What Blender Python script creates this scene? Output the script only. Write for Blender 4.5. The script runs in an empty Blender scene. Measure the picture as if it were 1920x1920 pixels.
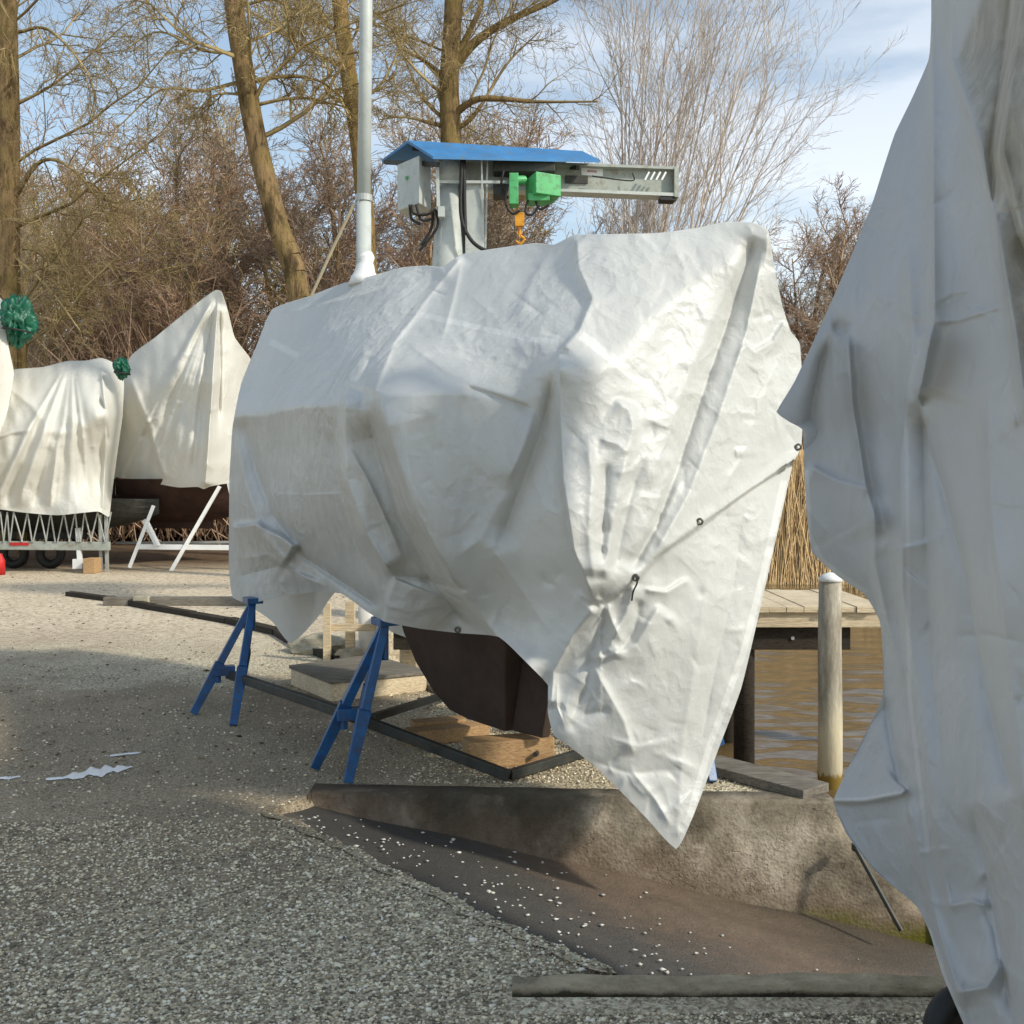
import bpy, bmesh, math, random
import numpy as np
from mathutils import Vector, Matrix
from mathutils.geometry import tessellate_polygon

# ------------------------------------------------------------------ camera, world, sun
F, HOR, CAMH = 2000.0, 900.0, 1.6          # focal length (px of a 1920 frame), horizon row, eye height (m)
scene = bpy.context.scene
COL = scene.collection
cam = bpy.data.objects.new("camera", bpy.data.cameras.new("camera"))
COL.objects.link(cam)
cam.location = (0, 0, CAMH)
cam.rotation_euler = (math.radians(90), 0, 0)
cam.data.sensor_width = 36
cam.data.lens = 36 * F / 1920
cam.data.shift_y = -(960 - HOR) / 1920
cam.data.clip_end = 2000
scene.camera = cam

SUN_EL = math.radians(35)
SAZ = Vector((0.86, -0.51)).normalized()
SUNV = Vector((SAZ.x * math.cos(SUN_EL), SAZ.y * math.cos(SUN_EL), math.sin(SUN_EL)))
sd = bpy.data.lights.new("sun", 'SUN')
sd.energy = 2.55
sd.angle = math.radians(4)
sd.color = (1.0, 0.93, 0.80)
so = bpy.data.objects.new("sun", sd)
COL.objects.link(so)
so.rotation_euler = SUNV.to_track_quat('Z', 'Y').to_euler()
so.location = (20, -10, 20)

world = bpy.data.worlds.new("World")
scene.world = world
world.use_nodes = True
wn, wl = world.node_tree.nodes, world.node_tree.links
wn.clear()
w_out = wn.new('ShaderNodeOutputWorld')
w_bg = wn.new('ShaderNodeBackground')
w_bg.inputs['Strength'].default_value = 0.136
sky = wn.new('ShaderNodeTexSky')
sky.sky_type = 'NISHITA'
sky.sun_disc = False
sky.sun_elevation = SUN_EL
sky.sun_rotation = math.atan2(SAZ.x, SAZ.y)
sky.air_density = 1.0
sky.dust_density = 1.2
# thin streaky cloud laid over the sky, by direction
tc = wn.new('ShaderNodeTexCoord')
mp = wn.new('ShaderNodeMapping')
mp.inputs['Scale'].default_value = (2.2, 2.2, 9.0)
mp.inputs['Rotation'].default_value = (0, math.radians(10), 0)
nz = wn.new('ShaderNodeTexNoise')
nz.inputs['Scale'].default_value = 1.3
nz.inputs['Detail'].default_value = 7
nz.inputs['Roughness'].default_value = 0.55
cr = wn.new('ShaderNodeValToRGB')
cr.color_ramp.elements[0].position = 0.42
cr.color_ramp.elements[0].color = (0.34, 0.34, 0.34, 1)
cr.color_ramp.elements[1].position = 0.60
cr.color_ramp.elements[1].color = (1, 1, 1, 1)
mx = wn.new('ShaderNodeMixRGB')
mx.inputs['Color2'].default_value = (7.1, 7.2, 7.4, 1)
wl.new(tc.outputs['Generated'], mp.inputs['Vector'])
wl.new(mp.outputs[0], nz.inputs['Vector'])
wl.new(nz.outputs['Fac'], cr.inputs['Fac'])
sx = wn.new('ShaderNodeSeparateXYZ')
hz = wn.new('ShaderNodeMapRange')
hz.inputs['From Min'].default_value = 0.0
hz.inputs['From Max'].default_value = 0.55
hz.inputs['To Min'].default_value = 1.0
hz.inputs['To Max'].default_value = 0.22
mu = wn.new('ShaderNodeMath'); mu.operation = 'MULTIPLY'
wl.new(tc.outputs['Generated'], sx.inputs[0])
wl.new(sx.outputs['Z'], hz.inputs['Value'])
wl.new(cr.outputs['Color'], mu.inputs[0]); wl.new(hz.outputs[0], mu.inputs[1])
wl.new(mu.outputs[0], mx.inputs['Fac'])
tint_ = wn.new('ShaderNodeMixRGB'); tint_.blend_type = 'MULTIPLY'; tint_.inputs['Fac'].default_value = 1
tint_.inputs['Color2'].default_value = (0.95, 1.05, 1.0, 1)
wl.new(sky.outputs[0], tint_.inputs['Color1'])
wl.new(tint_.outputs[0], mx.inputs['Color1'])
wl.new(mx.outputs[0], w_bg.inputs['Color'])
wl.new(w_bg.outputs[0], w_out.inputs[0])

scene.view_settings.view_transform = 'Standard'
scene.view_settings.look = 'None'
scene.view_settings.gamma = 1
scene.view_settings.exposure = 0.38
scene.render.resolution_x = scene.render.resolution_y = 1024
scene.render.engine = 'CYCLES'
scene.cycles.transparent_max_bounces = 8

RNG = np.random.default_rng(7)

# ------------------------------------------------------------------ small helpers
def P(px, py, d):
    """world point seen at column px, row py of the photograph when it stands d metres away"""
    return Vector(((px - 960) * d / F, d, CAMH - (py - HOR) * d / F))

def G(px, py, z=0.0):
    """point of the level z seen at that column and row"""
    d = (CAMH - z) * F / (py - HOR)
    return Vector(((px - 960) * d / F, d, z))

def prop(o, label=None, cat=None, group=None, kind=None):
    if label: o["label"] = label
    if cat: o["category"] = cat
    if group: o["group"] = group
    if kind: o["kind"] = kind
    return o

def root(name, loc, label, cat, group=None):
    o = bpy.data.objects.new(name, None)
    o.empty_display_size = 0.2
    COL.objects.link(o)
    o.location = loc
    return prop(o, label, cat, group)

def link_mesh(name, me, mat, parent=None, smooth=False):
    o = bpy.data.objects.new(name, me)
    COL.objects.link(o)
    if mat is not None:
        for m in (mat if isinstance(mat, (list, tuple)) else [mat]):
            me.materials.append(m)
    if smooth:
        me.polygons.foreach_set('use_smooth', [True] * len(me.polygons))
    if parent is not None:
        o.parent = parent
        o.matrix_parent_inverse = Matrix.Translation(-Vector(parent.location)) if parent.parent is None else parent.matrix_parent_inverse.copy()
        if parent.parent is not None:
            o.matrix_parent_inverse = Matrix.Identity(4)
            # parents that are meshes stand at the root's origin already expressed in world metres
    return o

def mesh_np(name, verts, faces):
    me = bpy.data.meshes.new(name)
    verts = np.asarray(verts, dtype=np.float32)
    faces = np.asarray(faces, dtype=np.int32)
    nf, k = faces.shape
    me.vertices.add(len(verts))
    me.vertices.foreach_set('co', verts.ravel())
    me.loops.add(nf * k)
    me.loops.foreach_set('vertex_index', faces.ravel())
    me.polygons.add(nf)
    me.polygons.foreach_set('loop_start', np.arange(0, nf * k, k, dtype=np.int32))
    me.polygons.foreach_set('loop_total', np.full(nf, k, dtype=np.int32))
    me.update(calc_edges=True)
    me.validate()
    return me

class B:
    """collects shapes (world metres) into one mesh"""
    def __init__(self):
        self.bm = bmesh.new()
    def hull(self, a, b):
        """prism between two equal loops of points"""
        va = [self.bm.verts.new(p) for p in a]
        vb = [self.bm.verts.new(p) for p in b]
        n = len(a)
        self.bm.faces.new(va[::-1]); self.bm.faces.new(vb)
        for i in range(n):
            self.bm.faces.new((va[i], va[(i + 1) % n], vb[(i + 1) % n], vb[i]))
        return self
    def box(self, x0, x1, y0, y1, z0, z1, rot=0, piv=None):
        pts = [Vector(p) for p in ((x0, y0, z0), (x1, y0, z0), (x1, y1, z0), (x0, y1, z0))]
        top = [Vector((p.x, p.y, z1)) for p in pts]
        if rot:
            c = Vector(piv) if piv else Vector(((x0 + x1) / 2, (y0 + y1) / 2, 0))
            R = Matrix.Rotation(rot, 4, 'Z')
            pts = [c + R @ (p - c) for p in pts]; top = [c + R @ (p - c) for p in top]
        return self.hull(pts, top)
    def bar(self, p, q, w, h, w2=None, h2=None, up=(0, 0, 1)):
        """rectangular bar from p to q, w wide, h high (may taper)"""
        p, q = Vector(p), Vector(q)
        t = (q - p).normalized()
        u = Vector(up)
        if abs(t.dot(u)) > 0.97: u = Vector((0, 1, 0))
        s = t.cross(u).normalized(); u = s.cross(t).normalized()
        w2 = w if w2 is None else w2; h2 = h if h2 is None else h2
        def loop(c, w, h): return [c + s * a * w / 2 + u * b * h / 2 for a, b in ((-1, -1), (1, -1), (1, 1), (-1, 1))]
        return self.hull(loop(p, w, h), loop(q, w2, h2))
    def tube(self, pts, r, n=10, r2=None, cap=True):
        pts = [Vector(p) for p in pts]
        r2 = r if r2 is None else r2
        m = len(pts); rings = []
        for i, p in enumerate(pts):
            t = (pts[min(i + 1, m - 1)] - pts[max(i - 1, 0)]).normalized()
            u = Vector((0, 0, 1)) if abs(t.z) < 0.9 else Vector((0, 1, 0))
            s = t.cross(u).normalized(); u = s.cross(t)
            rr = r + (r2 - r) * i / max(m - 1, 1) if not isinstance(r, (list, tuple)) else r[i]
            rings.append([self.bm.verts.new(p + (s * math.cos(a) + u * math.sin(a)) * rr) for a in [2 * math.pi * k / n for k in range(n)]])
        for i in range(m - 1):
            for k in range(n):
                self.bm.faces.new((rings[i][k], rings[i][(k + 1) % n], rings[i + 1][(k + 1) % n], rings[i + 1][k]))
        if cap:
            self.bm.faces.new(rings[0][::-1]); self.bm.faces.new(rings[-1])
        return self
    def torus(self, c, axis, R, r, n=16, k=6):
        c = Vector(c); ax = Vector(axis).normalized()
        u = ax.orthogonal().normalized(); v = ax.cross(u)
        rings = []
        for i in range(n):
            a = 2 * math.pi * i / n
            rad = u * math.cos(a) + v * math.sin(a)
            rings.append([self.bm.verts.new(c + rad * (R + r * math.cos(2 * math.pi * j / k)) + ax * r * math.sin(2 * math.pi * j / k)) for j in range(k)])
        for i in range(n):
            for j in range(k):
                self.bm.faces.new((rings[i][j], rings[(i + 1) % n][j], rings[(i + 1) % n][(j + 1) % k], rings[i][(j + 1) % k]))
        return self
    def bevel(self, w, seg=2):
        es = [e for e in self.bm.edges if len(e.link_faces) == 2 and e.calc_face_angle(0) > 0.6]
        bmesh.ops.bevel(self.bm, geom=es, offset=w, segments=seg, affect='EDGES', profile=0.6)
        return self
    def build(self, name, mat, parent=None, smooth=False, bevel=0):
        bmesh.ops.recalc_face_normals(self.bm, faces=self.bm.faces)
        if bevel: self.bevel(bevel)
        me = bpy.data.meshes.new(name)
        self.bm.to_mesh(me); self.bm.free()
        o = link_mesh(name, me, mat, parent, smooth)
        return o

def pathpts(ctrl, n=12):
    """Catmull-Rom through points"""
    c = [Vector(p) for p in ctrl]
    c = [c[0] * 2 - c[1]] + c + [c[-1] * 2 - c[-2]]
    out = []
    for i in range(1, len(c) - 2):
        for k in range(n):
            t = k / n
            out.append(0.5 * ((2 * c[i]) + (c[i + 1] - c[i - 1]) * t + (2 * c[i - 1] - 5 * c[i] + 4 * c[i + 1] - c[i + 2]) * t * t + (3 * c[i] - c[i - 1] - 3 * c[i + 1] + c[i + 2]) * t ** 3))
    out.append(c[-2])
    return out

# ------------------------------------------------------------------ materials
class M:
    def __init__(self, name, rough=0.8, spec=0.3, metal=0.0):
        self.m = bpy.data.materials.new(name)
        self.m.use_nodes = True
        self.n, self.l = self.m.node_tree.nodes, self.m.node_tree.links
        self.p = self.n['Principled BSDF']
        self.p.inputs['Roughness'].default_value = rough
        self.p.inputs['Specular IOR Level'].default_value = spec
        self.p.inputs['Metallic'].default_value = metal
        self.tc = self.n.new('ShaderNodeTexCoord')
        self.hsum = None
    def co(self, scale=(1, 1, 1), rot=(0, 0, 0)):
        mp = self.n.new('ShaderNodeMapping')
        mp.inputs['Scale'].default_value = scale
        mp.inputs['Rotation'].default_value = rot
        self.l.new(self.tc.outputs['Object'], mp.inputs['Vector'])
        return mp.outputs[0]
    def noise(self, s, detail=6, rough=0.6, co=None, kind='FBM'):
        nd = self.n.new('ShaderNodeTexNoise')
        nd.noise_type = kind
        nd.inputs['Scale'].default_value = s
        nd.inputs['Detail'].default_value = detail
        nd.inputs['Roughness'].default_value = rough
        self.l.new(co or self.tc.outputs['Object'], nd.inputs['Vector'])
        return nd.outputs['Fac']
    def voronoi(self, s, feature='F1', out='Distance', co=None):
        nd = self.n.new('ShaderNodeTexVoronoi')
        nd.feature = feature
        nd.inputs['Scale'].default_value = s
        self.l.new(co or self.tc.outputs['Object'], nd.inputs['Vector'])
        return nd.outputs[out]
    def ramp(self, fac, stops):
        nd = self.n.new('ShaderNodeValToRGB')
        e = nd.color_ramp.elements
        while len(e) < len(stops): e.new(0.5)
        for el, (pos, c) in zip(e, stops):
            el.position = pos
            el.color = (c, c, c, 1) if isinstance(c, (int, float)) else (*c, 1)
        self.l.new(fac, nd.inputs['Fac'])
        return nd.outputs['Color']
    def mix(self, fac, a, b, mode='MIX'):
        nd = self.n.new('ShaderNodeMixRGB')
        nd.blend_type = mode
        for sock, v in ((nd.inputs['Fac'], fac), (nd.inputs['Color1'], a), (nd.inputs['Color2'], b)):
            if isinstance(v, (int, float)):
                sock.default_value = v if sock.name == 'Fac' else (v, v, v, 1)
            elif isinstance(v, tuple): sock.default_value = (*v, 1)
            else: self.l.new(v, sock)
        return nd.outputs['Color']
    def math(self, op, a, b=0.5):
        nd = self.n.new('ShaderNodeMath')
        nd.operation = op
        for i, v in enumerate((a, b)):
            if isinstance(v, (int, float)): nd.inputs[i].default_value = v
            else: self.l.new(v, nd.inputs[i])
        return nd.outputs[0]
    def xyz(self):
        nd = self.n.new('ShaderNodeSeparateXYZ')
        self.l.new(self.tc.outputs['Object'], nd.inputs[0])
        return nd.outputs
    def color(self, c):
        if isinstance(c, tuple): self.p.inputs['Base Color'].default_value = (*c, 1)
        else: self.l.new(c, self.p.inputs['Base Color'])
        return self
    def bump(self, h, dist=0.01, strength=1.0):
        nd = self.n.new('ShaderNodeBump')
        nd.inputs['Distance'].default_value = dist
        nd.inputs['Strength'].default_value = strength
        self.l.new(h, nd.inputs['Height'])
        if self.hsum is not None: self.l.new(self.hsum, nd.inputs['Normal'])
        self.hsum = nd.outputs[0]
        self.l.new(self.hsum, self.p.inputs['Normal'])
        return self

def plain(name, c, rough=0.6, spec=0.4, metal=0.0, var=0.25, ns=6, bump=0.002, dirt=None):
    m = M(name, rough, spec, metal)
    n = m.noise(ns, 7, 0.65)
    lo = tuple(x * (1 - var) for x in c); hi = tuple(min(1, x * (1 + var * 0.6)) for x in c)
    colr = m.ramp(n, [(0.3, lo), (0.7, hi)])
    if dirt:
        d = m.noise(ns * 2.7, 8, 0.7)
        colr = m.mix(m.ramp(d, [(0.5, 0.0), (0.68, 0.85)]), colr, dirt)
    m.color(colr)
    if bump: m.bump(m.noise(ns * 9, 5), bump)
    return m.m

def tarp_mat(name, white=(0.70, 0.71, 0.69), trans=(0.74, 0.7, 0.6), tfac=0.2, crinkle=1.0):
    m = M(name, 0.42, 0.45)
    att = m.n.new('ShaderNodeAttribute'); att.attribute_name = 'seam'
    dirt = m.noise(1.1, 8, 0.65)
    c = m.mix(m.ramp(dirt, [(0.42, 0.0), (0.75, 0.55)]), white, tuple(x * 0.78 for x in white))
    sp = m.noise(14, 9, 0.8)
    c = m.mix(m.ramp(sp, [(0.55, 0.0), (0.72, 0.35)]), c, (0.52, 0.5, 0.44))
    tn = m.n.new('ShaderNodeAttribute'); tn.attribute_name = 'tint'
    c = m.mix(tn.outputs['Fac'], c, m.mix(m.ramp(m.noise(7, 7, 0.75, m.co((1.6, 1.6, 0.5), (0, 0.35, 0))), [(0.42, 0.0), (0.6, 1.0)]), (0.22, 0.205, 0.17), (0.43, 0.415, 0.37)))  # tint layer: brownish grey, streaked to paint in branch-like shadows
    c = m.mix(m.math('MULTIPLY', att.outputs['Fac'], 0.8), c, (0.80, 0.80, 0.78))
    m.color(c)
    # crumpled-sheet creases: warped cells whose borders are sharp fold lines
    wp = m.n.new('ShaderNodeTexNoise'); wp.inputs['Scale'].default_value = 2.3; wp.inputs['Detail'].default_value = 5
    m.l.new(m.tc.outputs['Object'], wp.inputs['Vector'])
    va = m.n.new('ShaderNodeVectorMath'); va.operation = 'MULTIPLY_ADD'
    va.inputs[1].default_value = (0.55, 0.55, 0.8)
    m.l.new(wp.outputs['Color'], va.inputs[0]); m.l.new(m.tc.outputs['Object'], va.inputs[2])
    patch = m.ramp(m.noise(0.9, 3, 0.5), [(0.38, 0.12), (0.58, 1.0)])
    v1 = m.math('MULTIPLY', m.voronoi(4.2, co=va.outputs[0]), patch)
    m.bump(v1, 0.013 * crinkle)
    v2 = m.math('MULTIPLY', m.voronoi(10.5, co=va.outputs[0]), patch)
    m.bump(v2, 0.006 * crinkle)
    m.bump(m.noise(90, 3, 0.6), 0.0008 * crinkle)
    tr = m.n.new('ShaderNodeBsdfTranslucent')
    tr.inputs['Color'].default_value = (*trans, 1)
    m.l.new(m.hsum, tr.inputs['Normal'])
    ms = m.n.new('ShaderNodeMixShader')
    # welded seams are double thickness and let less light through
    f = m.math('SUBTRACT', tfac, m.math('MULTIPLY', att.outputs['Fac'], tfac * 0.5))
    m.l.new(f, ms.inputs['Fac'])
    m.l.new(m.p.outputs[0], ms.inputs[1]); m.l.new(tr.outputs[0], ms.inputs[2])
    m.l.new(ms.outputs[0], m.n['Material Output'].inputs['Surface'])
    return m.m

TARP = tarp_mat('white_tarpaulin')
TARP_OLD = tarp_mat('cream_tarpaulin', (0.80, 0.79, 0.73), (0.8, 0.75, 0.6), 0.2, 0.8)
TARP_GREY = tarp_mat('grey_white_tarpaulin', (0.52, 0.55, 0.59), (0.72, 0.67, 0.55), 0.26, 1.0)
BLUE = plain('blue_paint', (0.015, 0.10, 0.27), 0.38, 0.5, 0.0, 0.4, 9, 0.001, (0.07, 0.045, 0.03))
DARKSTEEL = plain('dark_steel', (0.05, 0.055, 0.05), 0.55, 0.4, 0.3, 0.4, 11, 0.001, (0.09, 0.06, 0.035))
GALV = plain('galvanised_steel', (0.42, 0.44, 0.42), 0.45, 0.5, 0.25, 0.2, 5, 0.0008, (0.3, 0.3, 0.27))
PALEGREY = plain('pale_grey_paint', (0.5, 0.53, 0.5), 0.5, 0.4, 0.0, 0.15, 3, 0.0008, (0.36, 0.38, 0.34))
CRGREY = plain('crane_grey_green', (0.36, 0.39, 0.35), 0.55, 0.35, 0.0, 0.2, 3, 0.0008, (0.22, 0.18, 0.12))
WHITEPAINT = plain('white_paint', (0.78, 0.78, 0.76), 0.5, 0.4, 0.0, 0.1, 4, 0.001)
BLUEROOF = plain('blue_roof_sheet', (0.045, 0.20, 0.44), 0.5, 0.4, 0.0, 0.25, 3, 0.0005, (0.10, 0.17, 0.24))
GREENPAINT = plain('bright_green_paint', (0.09, 0.42, 0.15), 0.5, 0.4, 0.0, 0.2, 5, 0.0005, (0.06, 0.16, 0.07))
YELLOW = plain('yellow_hook_paint', (0.75, 0.33, 0.02), 0.45, 0.4, 0.0, 0.25, 12, 0.0005, (0.3, 0.15, 0.04))
BLACKRUB = plain('black_rubber', (0.018, 0.018, 0.018), 0.6, 0.4, 0.0, 0.3, 20, 0.001)
HULLBROWN = plain('brown_antifouling', (0.08, 0.055, 0.044), 0.7, 0.25, 0.0, 0.35, 3, 0.002, (0.09, 0.055, 0.045))
HULLRED = plain('red_brown_antifouling', (0.06, 0.032, 0.024), 0.7, 0.25, 0.0, 0.4, 2, 0.002, (0.03, 0.02, 0.018))
GREENPLASTIC = plain('green_plastic_sheet', (0.004, 0.12, 0.065), 0.35, 0.6, 0.0, 0.4, 9, 0.004)
ROPE = plain('beige_rope', (0.5, 0.42, 0.28), 0.9, 0.1, 0.0, 0.2, 60, 0.002)
BRASS = plain('grommet_metal', (0.16, 0.15, 0.13), 0.4, 0.6, 0.7, 0.2, 30, 0)
REDP = plain('red_paint', (0.5, 0.02, 0.02), 0.5, 0.4)
ICE = plain('melting_ice', (0.9, 0.9, 0.9), 0.25, 0.6, 0, 0.1, 14, 0.002)
STONE = plain('pale_rock', (0.42, 0.38, 0.28), 0.85, 0.2, 0, 0.35, 8, 0.012)

def wood_mat(name, c, dark, scale=(3, 3, 22), rough=0.8):
    m = M(name, rough, 0.2)
    g = m.noise(4, 8, 0.7, m.co(scale))
    c1 = m.ramp(g, [(0.3, dark), (0.55, c), (0.75, tuple(min(1, x * 1.2) for x in c))])
    k = m.noise(3, 5, 0.6)
    m.color(m.mix(m.ramp(k, [(0.45, 0.0), (0.75, 0.5)]), c1, dark))
    m.bump(g, 0.004)
    return m.m
W_ORANGE = wood_mat('fresh_orange_timber', (0.48, 0.31, 0.16), (0.24, 0.14, 0.07), (3, 30, 30))
W_PALE = wood_mat('pale_weathered_timber', (0.74, 0.62, 0.43), (0.36, 0.27, 0.17), (2, 14, 30))
W_GREY = wood_mat('grey_weathered_timber', (0.22, 0.20, 0.165), (0.085, 0.07, 0.055), (2, 12, 20))
W_DARK = wood_mat('dark_wet_timber', (0.05, 0.04, 0.03), (0.014, 0.012, 0.01), (6, 6, 20))

# gravel yard
m = M('gravel', 0.85, 0.25)
cells = m.voronoi(72, 'F1', 'Color')
cells2 = m.voronoi(120, 'F1', 'Color')
bw = m.n.new('ShaderNodeRGBToBW'); m.l.new(cells, bw.inputs[0])
bw2 = m.n.new('ShaderNodeRGBToBW'); m.l.new(cells2, bw2.inputs[0])
c1 = m.ramp(bw.outputs[0], [(0.15, (0.163, 0.134, 0.090)), (0.42, (0.468, 0.390, 0.269)), (0.62, (0.765, 0.656, 0.465)), (0.85, (0.920, 0.915, 0.681))])
c2 = m.ramp(bw2.outputs[0], [(0.2, (0.10, 0.085, 0.07)), (0.5, (0.484, 0.398, 0.276)), (0.8, (0.793, 0.695, 0.499))])
col = m.mix(0.45, c1, c2)
big = m.noise(0.33, 6, 0.6)
earth = m.mix(m.ramp(m.noise(7, 8, 0.75), [(0.3, 0.0), (0.7, 1.0)]), (0.14, 0.10, 0.062), (0.32, 0.245, 0.16))
col = m.mix(m.ramp(big, [(0.46, 0.0), (0.6, 0.62)]), col, earth)
X, Y, Z = m.xyz()
# worn wet track on the left of the yard, paler dry stones far off with sunlight painted in
track = m.math('MULTIPLY', m.ramp(m.math('ADD', m.math('MULTIPLY', Y, 0.1), m.math('MULTIPLY', m.noise(0.6, 5, 0.6), 0.35)), [(0.52, 0.0), (0.62, 1.0), (0.98, 1.0), (1.0, 0.0)]),
               m.ramp(m.math('ADD', m.math('MULTIPLY', X, -0.25), m.math('MULTIPLY', m.noise(0.8, 5, 0.6), 0.35)), [(0.22, 0.0), (0.42, 0.85)]))
col = m.mix(track, col, m.mix(0.3, m.mix(m.ramp(m.noise(1.6, 7, 0.7), [(0.4, 0.0), (0.62, 1.0)]), (0.17, 0.125, 0.08), (0.33, 0.25, 0.165)), c2))
dry = m.ramp(m.math('MULTIPLY', Y, 0.05), [(0.46, 0.0), (0.6, 0.75)])  # tan of the far stones, brightened in colour as if sunlit
clump = m.math('ADD', m.math('MULTIPLY', m.voronoi(16), 0.5), m.math('MULTIPLY', m.noise(9, 9, 0.85, m.co((1, 1.6, 1))), 0.6))
col = m.mix(dry, col, m.mix(m.ramp(clump, [(0.36, 0.0), (0.62, 1.0)]), (0.40, 0.31, 0.205), (0.80, 0.67, 0.50)))
litter = m.ramp(m.math('MULTIPLY', Y, 0.02), [(0.36, 0.0), (0.42, 1.0)])
col = m.mix(litter, col, m.mix(m.ramp(m.noise(3, 9, 0.8), [(0.35, 0.0), (0.65, 1.0)]), (0.08, 0.05, 0.03), (0.2, 0.13, 0.075)))
m.color(col)
m.bump(m.voronoi(72), 0.010, 0.8)
m.bump(m.voronoi(120), 0.005, 0.6)
m.bump(m.noise(2.0, 5, 0.6), 0.05, 0.7)
GRAVEL = m.m

# loose stones: one colour per stone
m = M('loose_stones', 0.8, 0.3)
gi = m.n.new('ShaderNodeNewGeometry')
m.color(m.ramp(gi.outputs['Random Per Island'], [(0.0, (0.140, 0.124, 0.094)), (0.35, (0.406, 0.336, 0.233)), (0.65, (0.703, 0.593, 0.414)), (0.85, (0.920, 0.843, 0.610)), (1.0, (0.85, 0.8, 0.7))]))
PEBBLE = m.m

# concrete of the slipway wall: black water stains, pink-brown weathering, algae by the water
m = M('stained_concrete', 0.85, 0.25)
X, Y, Z = m.xyz()
n1 = m.noise(2.2, 9, 0.7)
base = m.ramp(n1, [(0.36, (0.15, 0.125, 0.09)), (0.5, (0.34, 0.285, 0.21)), (0.62, (0.58, 0.50, 0.39))])
st = m.noise(1.7, 8, 0.65, m.co((1, 1, 0.45)))
zst = m.math('ADD', m.math('MULTIPLY', Z, 0.9), st)
lft = m.ramp(m.math('ADD', m.math('MULTIPLY', X, 0.25), 0.5), [(0.25, 0.9), (0.62, 0.75), (0.9, 0.2)])
base = m.mix(m.math('MULTIPLY', m.ramp(zst, [(0.3, 0.0), (0.5, 1.0)]), lft), base, (0.03, 0.028, 0.018))
base = m.mix(m.ramp(m.noise(30, 8, 0.8), [(0.5, 0.0), (0.64, 0.6)]), base, (0.09, 0.06, 0.04))
base = m.mix(m.ramp(m.math('ADD', m.math('MULTIPLY', Z, -1.2), m.math('SUBTRACT', m.math('MULTIPLY', m.noise(4, 8, 0.7), 0.5), m.math('MULTIPLY', X, 0.24))), [(0.30, 0.0), (0.5, 0.55)]), base, (0.15, 0.095, 0.06))
alg = m.math('ADD', m.math('MULTIPLY', Z, -1.0), m.math('MULTIPLY', m.noise(3, 8, 0.7), 0.35))
base = m.mix(m.ramp(alg, [(0.68, 0.0), (0.80, 0.9)]), base, (0.13, 0.125, 0.012))
m.color(base)
m.bump(m.noise(26, 8, 0.75), 0.006, 0.8)
crk = m.noise(1.4, 8, 0.6)
m.bump(m.ramp(crk, [(0.495, 1.0), (0.5, 0.0), (0.505, 1.0)]), 0.006, 0.6)
m.bump(m.voronoi(60), 0.004, 0.6)
CONCRETE = m.m

m = M('slipway_surface', 0.6, 0.4)
X, Y, Z = m.xyz()
sn = m.noise(1.3, 8, 0.7, m.co((0.6, 2.2, 1), (0, 0, -0.12)))
dd = m.math('SUBTRACT', m.math('ADD', m.math('MULTIPLY', X, 0.37), m.math('MULTIPLY', Y, 0.335)), 1.3)
yy = m.math('ADD', dd, m.math('MULTIPLY', m.math('SUBTRACT', sn, 0.5), 0.7))
base = m.ramp(yy, [(0.0, (0.12, 0.105, 0.085)), (0.10, (0.055, 0.053, 0.05)), (0.38, (0.08, 0.073, 0.064)), (0.55, (0.15, 0.11, 0.08)), (0.78, (0.17, 0.125, 0.088)), (1.0, (0.09, 0.07, 0.05))])
base = m.mix(m.ramp(m.noise(9, 9, 0.75), [(0.4, 0.0), (0.7, 0.5)]), base, (0.05, 0.045, 0.035))
alg = m.math('ADD', m.math('MULTIPLY', Z, -1.0), m.math('MULTIPLY', m.noise(3, 8, 0.7), 0.3))
base = m.mix(m.ramp(alg, [(0.80, 0.0), (0.9, 0.7)]), base, (0.10, 0.10, 0.012))
m.color(base)
m.bump(m.noise(30, 8, 0.7), 0.008, 0.9); m.bump(m.voronoi(80), 0.003, 0.7)
RAMPM = m.m

m = M('lake_water', 0.03, 0.5)
m.color((0.14, 0.10, 0.048))
m.p.inputs['IOR'].default_value = 1.9
m.bump(m.noise(9.0, 3, 0.5, m.co((0.4, 2.6, 1))), 0.004, 1.0)
WATER = m.m

def bark(name, c, dark, moss=None, s=6):
    m = M(name, 0.9, 0.15)
    g = m.noise(s, 8, 0.7, m.co((2.5, 2.5, 0.6)))
    col = m.ramp(g, [(0.32, dark), (0.5, c), (0.72, tuple(min(1, x * 1.35) for x in c))])
    if moss: col = m.mix(m.ramp(m.noise(1.3, 8, 0.7), [(0.45, 0.0), (0.62, 0.8)]), col, moss)
    col = m.mix(m.ramp(m.noise(2.6, 6, 0.7, m.co((1, 1, 0.5))), [(0.52, 0.0), (0.62, 0.8)]), col, dark)
    m.color(col); m.bump(g, 0.09)
    return m.m
BARK = bark('brown_bark', (0.30, 0.20, 0.10), (0.07, 0.048, 0.025), (0.24, 0.18, 0.06))
BARK2 = bark('yellow_brown_bark', (0.30, 0.19, 0.08), (0.07, 0.045, 0.02), (0.24, 0.18, 0.05))
def twig(name, a, b):
    m = M(name, 0.9, 0.1)
    gi = m.n.new('ShaderNodeNewGeometry')
    m.color(m.ramp(gi.outputs['Random Per Island'], [(0, a), (1, b)]))
    return m.m
TW_RED = twig('red_brown_twigs', (0.23, 0.14, 0.09), (0.54, 0.38, 0.26))
TW_OLIVE = twig('olive_twigs', (0.30, 0.22, 0.09), (0.65, 0.52, 0.26))
TW_BROWN = twig('brown_twigs', (0.23, 0.17, 0.12), (0.54, 0.43, 0.32))
TW_PALE = twig('pale_grey_twigs', (0.42, 0.35, 0.29), (0.68, 0.59, 0.5))
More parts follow.
